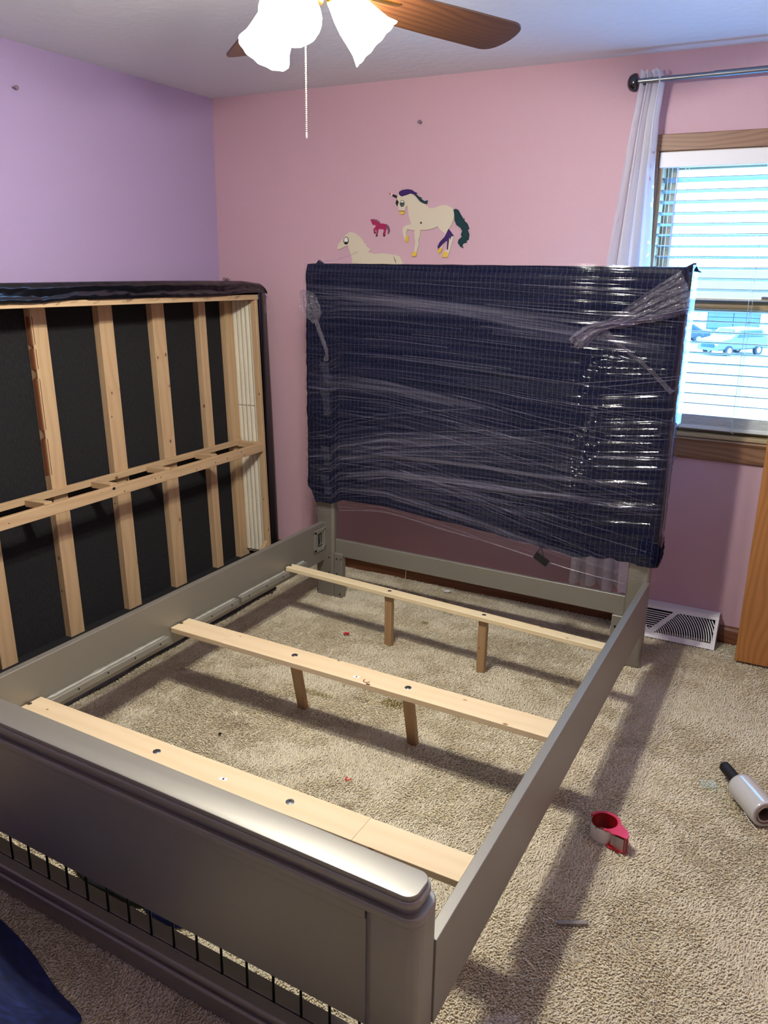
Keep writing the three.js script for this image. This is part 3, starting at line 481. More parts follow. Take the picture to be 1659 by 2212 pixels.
// ---------------------------------------------------------------- the three cross slats with their legs
{
  const slatTop = 0.262, defs = [
    [1.716, 0.815, 0.052, 0.02, -0.085, M.palePine, 'narrow pale pine bed slat nearest the headboard, on two upright legs', [[1.5, 0.797, -0.012, -0.02], [1.95, 0.835, -0.01, -0.02]]],
    [1.716, 1.518, 0.104, 0.02, -0.027, M.pine, 'wide pine bed slat across the middle of the frame, on two slanted legs', [[1.487, 1.51, -0.03, -0.09], [1.947, 1.523, -0.018, -0.085]]],
    [1.716, 2.213, 0.098, 0.02, -0.013, M.pine, 'wide pine bed slat beside the footboard with a small white sticker', [[1.485, 2.21, 0, -0.02], [1.947, 2.217, 0, -0.02]]],
  ];
  defs.forEach(([cx, cz, w, th, yaw, mat, label, legs], k) => {
    const s = thing('bed_cross_board', label, 'bed slat', [cx, 0, cz], yaw, null), L = 1.548;
    const loc = (x, z) => { const dx = x - cx, dz = z - cz; return [dx * cos(-yaw) + dz * sin(-yaw), -dx * sin(-yaw) + dz * cos(-yaw)]; };
    const joint = k === 0 ? 2 : k === 1 ? -0.53 : 0.445, bd = [];
    if (k) bd.push(bx(-L / 2, joint, slatTop - th, slatTop, -w / 2, w / 2, 0.002, 'x'), bx(joint, L / 2, slatTop - th, slatTop - 0.0003, -w / 2, w / 2, 0.002, 'x')); else bd.push(bx(-L / 2, L / 2, slatTop - th, slatTop, -w / 2, w / 2, 0.003, 'x'));
    add('board', bd, mat, s);
    add('end_notch', [cyl(0.008, 0.008, 0.001, 14).translate(-L / 2 + 0.007, slatTop + 0.0003, 0), bar([-L / 2 + 0.006, slatTop - 0.01, 0], [-L / 2 + 0.006, slatTop + 0.003, 0], 0.003)], std({ color: 0x4b3d2c, roughness: 0.8 }), s);
    for (const [lx, lz, tx, tz] of legs) {
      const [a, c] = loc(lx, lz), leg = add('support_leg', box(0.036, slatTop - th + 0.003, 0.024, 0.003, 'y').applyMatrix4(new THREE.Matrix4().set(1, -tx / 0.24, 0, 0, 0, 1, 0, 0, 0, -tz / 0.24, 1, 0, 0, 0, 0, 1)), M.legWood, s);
      leg.position.set(a + tx / 2, (slatTop - th) / 2 - 0.001, c + tz / 2);
      const b = add('bolt', lathe([[0.0001, 0.0022], [0.004, 0.0022], [0.0045, 0.0012], [0.0075, 0.002], [0.011, 0.0014], [0.0115, 0]], 24), M.steel, s); b.position.set(a, slatTop, c); if (k === 0) b.scale.setScalar(0.75);
      const hx = add('bolt_socket', cyl(0.0035, 0.0035, 0.0006, 6), M.darkHole, s); hx.position.set(a, slatTop + 0.0024, c);
    }
    if (k) { const st = add('sticker', bx(-0.011, 0.011, slatTop, slatTop + 0.0004, -0.006, 0.006, 0), M.white, s); const [a, c] = k === 1 ? loc(1.76, 1.542) : loc(1.733, 2.222); st.position.set(a, 0, c); st.rotation.y = 0.25; const ink = add('sticker_print', bx(-0.002, 0.003, slatTop + 0.0004, slatTop + 0.0006, -0.0035, 0.0035, 0), M.darkHole, st); }
    if (k === 1) add('knot_hole', [new THREE.TorusGeometry(0.011, 0.0016, 6, 20, 3.6).rotateX(PI / 2).translate(0.09, slatTop, 0.03), bx(0.098, 0.112, slatTop - 0.0006, slatTop + 0.0003, 0.043, 0.051, 0)], std({ color: 0x5a3216, roughness: 0.9 }), s);
  });
}

// ---------------------------------------------------------------- box spring on its long edge against the purple wall
{
  const bs = thing('box_spring', 'box spring on edge with its pine frame and black lining exposed, purple wall behind', 'box spring', [0.404, 0, 0.078]);
  bs.rotation.set(0, 0, Math.atan2(0.05, 1.45));      // leans a little towards the wall
  // local axes: z runs along the wall away from the corner, y up, x out into the room; face at x = 0
  const LEN = 2.05, HT = 1.525, DEP = 0.222;
  const run = (u0, u1, v0, v1, w0, w1, g, r = 0.003) => bx(w0, w1, v0, v1, u0, u1, r, g);
  add('back_lining', run(0.03, LEN - 0.02, 0.0, HT - 0.02, -DEP, -DEP + 0.012, 'y', 0), M.felt, bs);
  const fr = [];
  add('top_board', run(0.02, LEN - 0.02, 1.437, 1.463, -DEP + 0.012, -0.002, 'z'), M.stud, bs);
  add('bottom_board', run(0.02, LEN - 0.02, 0.0, 0.028, -0.04, -0.002, 'z'), M.stud, bs);
  add('end_board', run(0.054, 0.076, 0.03, 1.437, -0.036, -0.002, 'y'), M.stud, bs);
  add('end_board', run(LEN - 0.072, LEN - 0.042, 0.046, 1.437, -DEP + 0.012, -0.002, 'y'), M.stud, bs);
  // ribbed batting on the inside of the end nearest the corner
  add('batting', sheet(90, 24, (u, v) => { const k = u * 6, f = k - floor(k); return [lerp(-DEP + 0.02, -0.036, u), lerp(0.05, 1.434, v), 0.052 + 0.012 * pow(abs(sin(f * PI)), 0.5) + 0.002 * n3(u * 20, v * 40, 4)]; }), M.batting, bs);
  add('batting_seam', run(0.062, 0.0655, 0.88, 0.883, -DEP + 0.03, -0.05, 'x', 0), std({ color: 0xbdb59c, roughness: 1 }), bs);
  add('end_liner', run(0.034, 0.044, 0.03, 1.45, -DEP + 0.012, -0.03, 'y', 0), M.batting, bs);
  const studs = [[0.115, 0.195, 1], [0.352, 0.402, 2], [0.655, 0.735, 3], [0.985, 1.065, 4], [1.345, 1.42, 5], [1.7, 1.775, 6]];
  studs.forEach(([a, b, k]) => {
    const s = add('stud', run(a - 0.078, b - 0.078 + 0.002, 0.0, 1.437, -DEP + 0.012, -DEP + 0.05, 'y', 0.003), M.stud, bs);
    if (k === 5) add('bark_edge', sheet(60, 2, (u, v) => { const y = lerp(0.75, 1.4, u), k2 = 0.5 + 0.5 * n3(u * 13, 3, 8) > 0.38 ? 1 : 0.1; return [-DEP + 0.0525 - 0.03 * v * k2 - (1 - k2) * 0.006, y, b - 0.0745 - 0.002 * k2 * (v < 0.3 ? 4 * k2 : 0) + 0.0005 ]; }), M.bark, s);
  });
  // ladder beam across the middle
  const cb = group('cross_beam', bs), sl = 0.01;
  add('front_rail', run(0.072, LEN - 0.072, 0.632, 0.678, -0.028, -0.003, 'z'), M.stud, cb);
  add('back_rail', run(0.072, LEN - 0.072, 0.662, 0.69, -DEP + 0.05, -DEP + 0.076, 'z'), M.stud, cb);
  for (const u of [0.098, 0.455, 0.8, 1.142, 1.49, 1.84]) add('spacer', run(u - 0.02, u + 0.018, 0.655, 0.684, -DEP + 0.076, -0.028, 'x'), M.stud, cb);
  const specks = []; seedState = 51; for (let i = 0; i < 16; i++) specks.push(new THREE.SphereGeometry(rr(0.0015, 0.003), 6, 4).scale(0.3, 1, 1.5).translate(-0.0026, rr(0.64, 0.672), rr(0.1, 1.9))); specks.push(new THREE.SphereGeometry(0.007, 8, 6).scale(0.2, 0.9, 1.3).translate(-0.0026, 0.669, 1.165));
  add('nail_hole', specks, M.darkHole, cb);
  add('corner_block', plate([[0, 0], [0.075, 0], [0, 0.075]], 0.025).rotateY(-PI / 2).translate(-0.01, 0.046, 0.072), M.stud, bs);
  // glossy black cover folded over the rim
  const rimGeo = (f, n, m, su, sv) => sheet(n, m, f, su, sv);
  add('cover_edge', rimGeo((u, v) => { // top strip: over the top and down the face
    const z = lerp(-0.006, LEN, u), low = 1.463 + (z > 1.2 ? 0.004 : 0.01 * smooth(0.4, 0.15, z)) + 0.006 * n3(z * 3, 1, 5) - 0.012 * smooth(1.2, 1.5, z), cr = max(0, 1 - z / 0.055), top = 1.53 - 0.01 * smooth(0.2, 0.05, z) - 0.05 * (1 - sqrt(max(0, 1 - cr * cr))) + 0.004 * sin(z * 2.2);
    const t = v; if (t < 0.25) return [lerp(-DEP - 0.004, 0.0, t / 0.25), top, z];
    const q = (t - 0.25) / 0.75; return [0.012 * sin(q * PI) + 0.007 + 0.005 * sin(q * 2.6 * PI + n3(z * 4, 2, 7) * 1.6) + 0.003 * n3(z * 22, q * 5, 3), lerp(top, min(low, top - 0.004), q), z]; }, 220, 20, 4, 1), M.blackPlastic, bs);
  add('cover_edge', rimGeo((u, v) => { // right strip down the end
    const y = lerp(0.0, 1.512, u), z1 = 0.058 + 0.004 * n3(y * 5, 2, 3), z0 = -0.012 + 0.05 * pow(smooth(1.44, 1.512, y), 2);
    const t = v; if (t < 0.3) return [lerp(-DEP, 0, t / 0.3), y, z0];
    const q = (t - 0.3) / 0.7; return [0.01 * sin(q * PI) + 0.004 + 0.003 * sin(q * 6 + y * 2) , y, lerp(z0, z1, q)]; }, 120, 12, 3, 1), M.blackPlastic, bs);
  add('cover_edge', run(0, LEN, 0.0, 0.01, -DEP, 0.005, 'z', 0.004), M.felt, bs);
  add('cover_edge', run(LEN - 0.045, LEN, 0.02, 1.47, -DEP, 0.006, 'y', 0.008), M.blackPlastic, bs);
  const lint = []; for (let i = 0; i < 26; i++) { const z = rr(0.2, 1.9), l = rr(0.02, 0.06); lint.push(tube([[0.004, 1.464, z], [0.008, 1.455, z + l * 0.4], [0.005, 1.452 + rr(-0.008, 0.008), z + l]], 0.0005, 8, 4)); } lint.push(...Array.from({ length: 14 }, () => { const z = 0.31 + rr(-0.02, 0.02); return tube([[0.0, 1.528, z], [0.002, 1.54 + rr(0, 0.012), z + rr(-0.02, 0.02)], [0.003, 1.53, z + rr(-0.03, 0.03)]], 0.0006, 8, 4); }));
  add('loose_threads', lint, std({ color: 0x17161a, roughness: 1 }), bs);
  const clear = phys({ color: 0xffffff, roughness: 0.12, transmission: 1, thickness: 0, ior: 1.5 });
  add('clear_tape', [bx(0.006, 0.008, 1.487, 1.525, 0.1, 0.13, 0), bx(0.012, 0.014, 1.478, 1.512, 0.05, 0.075, 0), bx(0.012, 0.014, 1.44, 1.48, 0.02, 0.04, 0), bx(0.01, 0.012, 1.37, 1.41, 0.004, 0.024, 0)], clear, bs);
}

// ---------------------------------------------------------------- quilted moving blanket over the headboard, stretch film round it
{
  const yaw = -0.026, base = [1.7, 0, 0.425], X0 = -0.85, X1 = 0.838, ZF = 0.045, ZB = -0.085, TOP = 1.615;
  // world x -> lower hem height, as the cloth hangs
  const hem = [[-0.86, 0.585], [-0.82, 0.55], [-0.795, 0.487], [-0.775, 0.497], [-0.7, 0.498], [-0.655, 0.517], [-0.63, 0.524], [-0.41, 0.529], [-0.25, 0.516], [-0.127, 0.505], [-0.02, 0.503], [0.077, 0.494], [0.16, 0.487], [0.251, 0.473], [0.31, 0.474], [0.376, 0.463], [0.44, 0.458], [0.5, 0.447], [0.55, 0.452], [0.576, 0.465], [0.6, 0.462], [0.634, 0.463], [0.66, 0.472], [0.69, 0.463], [0.73, 0.467], [0.78, 0.462], [0.838, 0.477]];
  const filmHem = [[-0.86, 0.42], [-0.7, 0.425], [-0.65, 0.475], [-0.4, 0.5], [-0.1, 0.474], [0.1, 0.452], [0.25, 0.428], [0.5, 0.4], [0.73, 0.376], [0.838, 0.364]];
  const R = 0.022, fw = X1 - X0, sd = ZF - ZB, per = 2 * sd + fw;
  // path from the back left corner round the front to the back right corner: s in metres -> [x, z, nx, nz]
  function loop(s, off) {
    if (s < sd - R) return [X0 - off, ZB + s, -1, 0];
    if (s < sd + R) { const a = (s - sd + R) / (2 * R) * PI / 2; return [X0 + R - cos(a) * (R + off), ZF - R + sin(a) * (R + off), -cos(a), sin(a)]; }
    if (s < sd + fw - R) return [X0 + (s - sd), ZF + off, 0, 1];
    if (s < sd + fw + R) { const a = (s - sd - fw + R) / (2 * R) * PI / 2; return [X1 - R + sin(a) * (R + off), ZF - R + cos(a) * (R + off), sin(a), cos(a)]; }
    return [X1 + off, ZF - (s - sd - fw), 1, 0];
  }
  const relief = (s, y) => { const e = smooth(1.61, 1.5, y); return 0.0035 * n3(s * 1.2, y * 26, 1) + 0.002 * n3(s * 3, y * 60, 2) + 0.003 * n3(s * 5, y * 5, 3) * e + 0.006 * smooth(0.58, 0.47, y) * n3(s * 16, y * 9, 6); };
  const quilt = tex(512, 512, (u, v) => {   // thin grey stitch lines, a 64 cell check of leaning cells
    const zig = abs(((v * 8) % 1) - 0.5) * 0.35, a = ((u * 12 + zig + 0.1 * tn(u, v, 4, 4, 41)) % 1 + 1) % 1, b = ((v * 14 + 0.1 * tn(u, v, 5, 5, 42)) % 1 + 1) % 1;
    const l = max(smooth(0.06, 0.03, abs(a - 0.5)) * 0.8, smooth(0.05, 0.025, abs(b - 0.5)) * 0.35), k = tn(u, v, 20, 20, 43) * 0.5 + 0.5;
    return mix3(mix3(hex(0x090c1e), hex(0x0e132b), k), [0.3, 0.31, 0.42], l * (0.5 + 0.6 * k));
  }, true, [4, 4]);
  const cloth = phys({ map: quilt, roughness: 0.9, specularIntensity: 0.15, bumpMap: quilt, bumpScale: 0.0006 });
  const bl = thing('moving_blanket', 'dark navy quilted moving blanket wrapped round the tall headboard', 'blanket', base, yaw);
  add('blanket_body', sheet(260, 110, (u, v) => {
    const s = u * per, [x, z, nx, nz] = loop(s, 0), low = interp(hem, x) + (u < 0.02 || u > 0.98 ? 0.02 : 0), y = lerp(TOP + 0.003 * n3(s * 6, 2, 2), low, v), d = relief(s, y) - 0.01 * pow(smooth(0.05, 0, v), 2);
    return [x + nx * d, y, z + nz * d];
  }, per / 1.0, 1.15), cloth, bl);
  add('blanket_top', sheet(120, 6, (u, v) => [lerp(X0 + 0.012, X1 - 0.012, u), TOP + 0.004 * sin(v * PI) + 0.002 * n3(u * 18, v * 2, 3), lerp(ZF - 0.01, ZB, v)], 1.7, 0.12), cloth, bl);
  // gathered corner peaks and the side seam piping
  const peak = (x, s) => sheet(16, 10, (u, v) => { const a = u * 2 * PI, r = lerp(0.036, 0.003, pow(v, 0.7)); return [x + cos(a) * r * 1.3 + s * v * 0.022, TOP - 0.012 + v * 0.03 + 0.003 * sin(a * 3), ZB * 0.45 + sin(a) * r * 1.4]; }, 0.2, 0.1);
  add('corner_fold', peak(X0 + 0.045, -0.6), cloth, bl); add('corner_fold', peak(X1 - 0.018, 1), cloth, bl);
  add('piping', tube(Array.from({ length: 14 }, (_, i) => [X1 + 0.004 + 0.001 * sin(i * 2), lerp(1.59, 0.52, i / 13), ZF - 0.016 + 0.003 * sin(i * 1.3)]), 0.005, 60, 8), std({ color: 0x171410, roughness: 0.8 }), bl);
  add('lower_corner', sheet(24, 12, (u, v) => { const s = sd + fw - 0.07 + u * 0.15, [x, z, nx, nz] = loop(min(s, per), 0.008 + 0.006 * sin(v * PI) + 0.003 * n3(u * 8, v * 8)); return [x, lerp(0.575 + 0.012 * sin(u * 7), 0.462, v), z]; }, 0.15, 0.12), cloth, bl);
  const tag2 = add('hang_tag', [bx(-0.034, 0.034, -0.017, 0.017, -0.002, 0.002, 0.001).rotateZ(-0.5).translate(0.375, 0.42, ZF + 0.022), tube([[0.347, 0.432, ZF + 0.022], [0.363, 0.462, ZF + 0.02], [0.37, 0.476, ZF + 0.018]], 0.0016, 10, 6), tube([[0.37, 0.476, ZF + 0.018], [0.382, 0.44, ZF + 0.022], [0.39, 0.415, ZF + 0.022]], 0.0016, 10, 6)], std({ color: 0x07070a, roughness: 0.7 }), bl);

  // stretch film: a glossy clear layer with tight ripples, cloudy streaks where it overlaps, and bunched strands
  const wrap = thing('stretch_wrap', 'clear stretch film with glossy streaks wound round the blanketed headboard', 'plastic wrap', base, yaw);
  const filmAt = (s, y, off) => {
    const [x, z, nx, nz] = loop(s, 0.011 + off), t = (s - sd) / fw, dir = lerp(lerp(0.18, -0.06, smooth(0.85, 1.15, y + 0.25 * t)), 0.3, smooth(0.78, 0.84, t) * smooth(1.32, 1.22, y)), q = y - dir * t * 0.6;
    const amp = smooth(sd * 0.9, sd + 0.05, s) * smooth(per - sd * 0.9, per - sd - 0.05, s) + 0.12, d = amp * (1 + 0.9 * smooth(1.5, 0.7, y)) * (0.0048 * n3(t * 1.4, q * 50, 21) + 0.0024 * n3(t * 3, q * 120, 22) + 0.002 * n3(t * 2, q * 20, 23));
    return [x + nx * d, y, z + nz * d];
  };
  const film = phys({ color: 0xffffff, roughness: 0.055, transmission: 1, thickness: 0, ior: 1.36 });
  add('film_sheet', sheet(150, 420, (u, v) => { const s = u * per, [x] = loop(s, 0), y = lerp(TOP + 0.012, interp(filmHem, x), v); return filmAt(s, y, 0); }), film, wrap);
  // cloudy streaks
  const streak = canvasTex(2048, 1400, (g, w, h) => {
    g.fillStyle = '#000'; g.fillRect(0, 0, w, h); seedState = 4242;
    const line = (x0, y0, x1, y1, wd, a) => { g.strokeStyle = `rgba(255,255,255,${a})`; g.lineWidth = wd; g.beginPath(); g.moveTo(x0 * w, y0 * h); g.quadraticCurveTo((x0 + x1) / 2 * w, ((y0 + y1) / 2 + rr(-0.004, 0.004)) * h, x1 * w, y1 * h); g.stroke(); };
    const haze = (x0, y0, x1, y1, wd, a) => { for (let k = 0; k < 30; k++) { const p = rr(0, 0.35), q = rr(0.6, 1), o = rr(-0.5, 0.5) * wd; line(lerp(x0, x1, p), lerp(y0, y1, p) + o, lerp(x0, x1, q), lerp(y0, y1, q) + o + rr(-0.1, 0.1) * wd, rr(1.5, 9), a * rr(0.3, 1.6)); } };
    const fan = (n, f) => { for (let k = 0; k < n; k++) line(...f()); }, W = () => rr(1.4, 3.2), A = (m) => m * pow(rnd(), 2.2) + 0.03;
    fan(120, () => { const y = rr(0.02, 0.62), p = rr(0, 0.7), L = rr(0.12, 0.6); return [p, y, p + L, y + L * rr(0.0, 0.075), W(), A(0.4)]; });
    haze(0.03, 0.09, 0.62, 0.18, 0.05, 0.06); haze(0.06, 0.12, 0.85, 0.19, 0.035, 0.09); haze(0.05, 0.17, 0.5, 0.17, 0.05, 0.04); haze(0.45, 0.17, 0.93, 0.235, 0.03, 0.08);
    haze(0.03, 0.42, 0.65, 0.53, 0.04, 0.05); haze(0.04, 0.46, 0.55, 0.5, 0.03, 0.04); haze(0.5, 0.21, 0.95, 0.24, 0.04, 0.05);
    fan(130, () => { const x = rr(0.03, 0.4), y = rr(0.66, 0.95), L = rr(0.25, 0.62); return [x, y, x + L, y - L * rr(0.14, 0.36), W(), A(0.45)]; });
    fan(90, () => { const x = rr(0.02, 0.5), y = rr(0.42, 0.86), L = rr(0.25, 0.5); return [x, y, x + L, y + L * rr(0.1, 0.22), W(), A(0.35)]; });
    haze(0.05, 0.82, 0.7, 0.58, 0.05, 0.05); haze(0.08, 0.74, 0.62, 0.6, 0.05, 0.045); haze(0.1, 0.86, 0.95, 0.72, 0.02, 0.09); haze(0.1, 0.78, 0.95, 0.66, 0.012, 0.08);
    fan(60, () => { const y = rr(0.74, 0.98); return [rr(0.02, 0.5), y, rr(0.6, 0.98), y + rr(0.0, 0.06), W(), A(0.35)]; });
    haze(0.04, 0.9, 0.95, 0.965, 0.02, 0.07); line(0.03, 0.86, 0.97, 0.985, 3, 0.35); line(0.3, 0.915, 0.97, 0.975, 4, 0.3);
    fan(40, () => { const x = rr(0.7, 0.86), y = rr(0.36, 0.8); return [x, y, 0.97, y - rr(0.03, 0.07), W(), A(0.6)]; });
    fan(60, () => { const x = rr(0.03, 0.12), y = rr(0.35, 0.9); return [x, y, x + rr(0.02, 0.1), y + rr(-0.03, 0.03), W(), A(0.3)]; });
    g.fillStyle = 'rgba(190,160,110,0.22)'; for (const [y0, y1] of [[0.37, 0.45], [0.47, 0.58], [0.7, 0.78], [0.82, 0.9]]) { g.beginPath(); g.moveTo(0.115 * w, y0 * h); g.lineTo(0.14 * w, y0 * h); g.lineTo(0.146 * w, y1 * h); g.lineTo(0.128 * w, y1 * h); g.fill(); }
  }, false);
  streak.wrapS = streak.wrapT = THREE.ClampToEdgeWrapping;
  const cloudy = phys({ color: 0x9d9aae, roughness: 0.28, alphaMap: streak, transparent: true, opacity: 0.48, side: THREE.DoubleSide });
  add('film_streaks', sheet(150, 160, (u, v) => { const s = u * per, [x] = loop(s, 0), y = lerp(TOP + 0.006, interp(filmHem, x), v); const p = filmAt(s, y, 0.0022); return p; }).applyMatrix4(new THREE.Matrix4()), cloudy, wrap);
  { const g = wrap.children[1].geometry.attributes.uv; for (let i = 0; i < g.count; i++) g.setY(i, 1 - g.getY(i)); }
  // bunched, twisted film
  const milky = phys({ color: 0xdcd6e4, roughness: 0.18, transmission: 0.9, thickness: 0, ior: 1.5, side: THREE.DoubleSide });
  const thin = phys({ color: 0xeeeaf4, roughness: 0.2, transmission: 0.94, thickness: 0, ior: 1.5, side: THREE.DoubleSide });
  const bunch = (pts, widths, folds, depth, m, name, off = 0.012) => {
    const c = new THREE.CatmullRomCurve3(pts.map(([x, y]) => new THREE.Vector3(x, y, 0)));
    add(name, sheet(120, 50, (u, v) => { const p = c.getPoint(u), t = c.getTangent(u), w = interp(widths, u), a = (v - 0.5) * w, k = n3(u * 8, v * folds, 3); return [p.x - t.y * a, p.y + t.x * a + 0.003 * n3(u * 14, v * 4, 9), ZF + off + depth * (0.5 + 0.5 * sin(v * folds * PI + 2.4 * k + u * 5)) + 0.007 * n3(u * 24, v * 14, 6) + 0.004 * n3(u * 50, v * 30, 8)]; }), m, wrap);
  };
  bunch([[0.845, 1.545], [0.74, 1.49], [0.62, 1.425], [0.52, 1.385], [0.46, 1.335]], [[0, 0.14], [0.3, 0.1], [0.6, 0.04], [0.8, 0.05], [1, 0.075]], 9, 0.012, thin, 'film_bunch');
  bunch([[0.86, 1.47], [0.74, 1.435], [0.6, 1.41], [0.5, 1.38], [0.44, 1.325]], [[0, 0.02], [0.5, 0.022], [0.75, 0.05], [1, 0.06]], 4, 0.016, milky, 'film_bunch', 0.016);
  bunch([[0.545, 1.39], [0.62, 1.33], [0.72, 1.26], [0.83, 1.165]], [[0, 0.024], [0.5, 0.012], [1, 0.02]], 3, 0.005, thin, 'film_strand');
  bunch([[-0.85, 1.50], [-0.82, 1.46], [-0.79, 1.40], [-0.775, 1.355]], [[0, 0.02], [0.4, 0.11], [0.75, 0.09], [1, 0.02]], 6, 0.012, thin, 'film_bunch');
  bunch([[-0.775, 1.37], [-0.755, 1.32], [-0.725, 1.25], [-0.715, 1.21], [-0.725, 1.185]], [[0, 0.02], [0.4, 0.018], [0.75, 0.014], [0.9, 0.03], [1, 0.012]], 3, 0.007, milky, 'film_strand');
  bunch([[0.852, 1.51], [0.846, 1.35], [0.843, 1.1], [0.845, 0.85], [0.846, 0.6]], [[0, 0.02], [1, 0.014]], 3, 0.004, thin, 'film_strand', -0.012);
  add('film_hem', tube(filmHem.filter(([x]) => x > -0.7 && x < 0.83).map(([x, y], i) => [x, y + 0.004 * sin(i * 2.1), ZF + 0.012 + 0.003 * sin(i * 3)]), 0.0022, 90, 7), milky, wrap);
  add('film_tail', sheet(30, 6, (u, v) => [-0.81 + u * 0.17, TOP + 0.012 + 0.045 * u * u + (v - 0.5) * 0.012 * (1 - u * 0.8) + 0.003 * n3(u * 12, v * 3, 2), ZB * 0.3 - u * 0.06 + 0.004 * n3(u * 9, v * 4, 5)]), thin, wrap);
}

// ---------------------------------------------------------------- things lying on the carpet
{
  // red tape gun with a roll of printed tape
  const t = thing('tape_dispenser', 'red plastic tape dispenser holding a roll of printed packing tape on the carpet', 'tape dispenser', [2.638, 0.004, 1.61], 0);
  const Hh = 0.05, Rr = 0.041, Ri = 0.0375;
  const print = canvasTex(1024, 128, (g, w, h) => { g.fillStyle = '#dedad4'; g.fillRect(0, 0, w, h); g.fillStyle = '#5d5a60'; g.font = 'bold 44px sans-serif'; for (let i = 0; i < 7; i++) { g.save(); g.translate(70 + i * 150, i % 2 ? 88 : 44); g.rotate(-0.5); g.fillText('3M', -30, 14); g.restore(); } });
  const tape = phys({ map: print, roughness: 0.25, clearcoat: 0.5 });
  const ring = (ro, ri, y0, y1, seg = 56) => lathe([[ri, y0], [ro, y0], [ro, y1], [ri, y1], [ri, y0]], seg);
  add('tape_roll', ring(Rr, Ri, 0.003, Hh - 0.003), tape, t);
  add('core', ring(Ri, Ri - 0.0016, 0.002, Hh - 0.002), M.darkRed, t);
  // body: side discs carried on towards the cutter beak
  const a0 = 0.5, bd = [cos(a0), sin(a0)], bn = [-bd[1], bd[0]];   // beak direction in x, z
  const P = (l, s) => [bd[0] * l + bn[0] * s, -(bd[1] * l + bn[1] * s)];
  const pol = (r, deg) => [r * cos(deg * PI / 180), -r * sin(deg * PI / 180)], RO = Rr + 0.004;
  const flange = (y, lobe) => { const q = []; for (let a = -165; a <= -8; a += 6) q.push(pol(RO, a)); q.push(P(0.074, -0.016), P(0.087, -0.001), P(0.088, 0.01), P(0.078, 0.014), P(0.062, 0.019), P(0.05, 0.029)); for (let a = a0 * 57.3 + 36; a <= lobe; a += 6) q.push(pol(RO, a)); for (let a = lobe; a >= -165; a -= 6) q.push(pol(Ri - 0.001, a)); return plate(q, 0.0028, 0.0006).rotateX(-PI / 2).translate(0, y, 0); };
  add('side_plate', flange(Hh - 0.001, 84), M.red, t); add('side_plate', flange(0.0, 70), M.red, t);
  const wall = (pts, y0, y1, th = 0.0018) => pts.slice(1).map((b, i) => { const a = pts[i], l = hypot(b[0] - a[0], b[1] - a[1]); return bx(-l / 2, l / 2, y0, y1, -th / 2, th / 2, 0.0004).rotateY(-Math.atan2(b[1] - a[1], b[0] - a[0])).translate((a[0] + b[0]) / 2, 0, (a[1] + b[1]) / 2); });
  const W2 = (l, s) => [bd[0] * l + bn[0] * s, bd[1] * l + bn[1] * s];
  const arc = Array.from({ length: 14 }, (_, i) => { const a = -0.14 - i * 0.21; return [cos(a) * (Rr + 0.0035), sin(a) * (Rr + 0.0035)]; });
  add('back_wall', wall([W2(0.086, 0.0), W2(0.074, -0.015), ...arc], 0.002, Hh - 0.001), M.red, t);
  add('cutter_post', wall([W2(0.086, 0.004), W2(0.083, 0.013)], 0.0, Hh, 0.003), M.darkRed, t);
  add('cutter_blade', wall([W2(0.084, 0.012), W2(0.0875, 0.012)], 0.006, Hh - 0.006, 0.0008), M.steel, t);
  add('base_lip', [bx(-0.02, 0.02, 0.0, 0.012, -0.001, 0.001, 0.0005).rotateY(-a0).translate(W2(0.058, 0.024)[0], 0, W2(0.058, 0.024)[1])], M.darkRed, t);
  add('tape_end', wall([W2(0.047, 0.025), W2(0.065, 0.018), W2(0.082, 0.012)], 0.006, Hh - 0.006, 0.0004), phys({ color: 0xd8cfc6, roughness: 0.2, transparent: true, opacity: 0.3 }), t);

  // hand roll of stretch film
  const A = new THREE.Vector3(2.912, 0.045, 1.118), B = new THREE.Vector3(3.052, 0.045, 1.33), dir = B.clone().sub(A).setY(0).normalize();
  const r = thing('stretch_film_roll', 'small roll of clear stretch film with a black handle on the carpet', 'plastic wrap roll', [A.x, 0.043, A.z], Math.atan2(-dir.z, dir.x));
  const alongX = (g) => g.rotateZ(-PI / 2);
  add('handle', alongX(lathe([[0.0001, 0], [0.014, 0.001], [0.0175, 0.006], [0.0185, 0.02], [0.018, 0.1], [0.018, 0.12], [0.0001, 0.12]], 28)), std({ color: 0x0a0b10, roughness: 0.6 }), r);
  const filmRoll = phys({ color: 0xc9c8c8, roughness: 0.16, clearcoat: 0.9, clearcoatRoughness: 0.08, transmission: 0.12, thickness: 0 });
  add('film_coil', alongX(lathe([[0.022, 0.105], [0.034, 0.104], [0.041, 0.108], [0.0435, 0.12], [0.0435, 0.246], [0.042, 0.254], [0.039, 0.256], [0.031, 0.255], [0.022, 0.254]], 48)), filmRoll, r);
  add('paper_core', alongX(lathe([[0.031, 0.1], [0.031, 0.259], [0.0265, 0.259], [0.0265, 0.1]], 36)), std({ color: 0x8a7462, roughness: 0.8 }), r);
  add('loose_edge', tube([[0.2, -0.03, 0.034], [0.24, -0.037, 0.034], [0.27, -0.04, 0.03]], 0.0014, 12, 6), phys({ color: 0xffffff, roughness: 0.1, transmission: 0.6, thickness: 0 }), r);

  const st = thing('metal_strip', 'thin grey metal strip lying flat on the carpet', 'metal strip', [2.649, 0.005, 1.987], 0.49);
  { const s = new THREE.Shape(); const a = 0.034, b = 0.0055; s.absarc(-a, 0, b, PI / 2, 1.5 * PI); s.absarc(a, 0, b, -PI / 2, PI / 2); add('strip', new THREE.ExtrudeGeometry(s, { depth: 0.0022, bevelEnabled: true, bevelSize: 0.0005, bevelThickness: 0.0005, bevelSegments: 1 }).rotateX(-PI / 2).rotateZ(0.02), std({ color: 0x8c837a, metalness: 0.5, roughness: 0.55 }), st); }

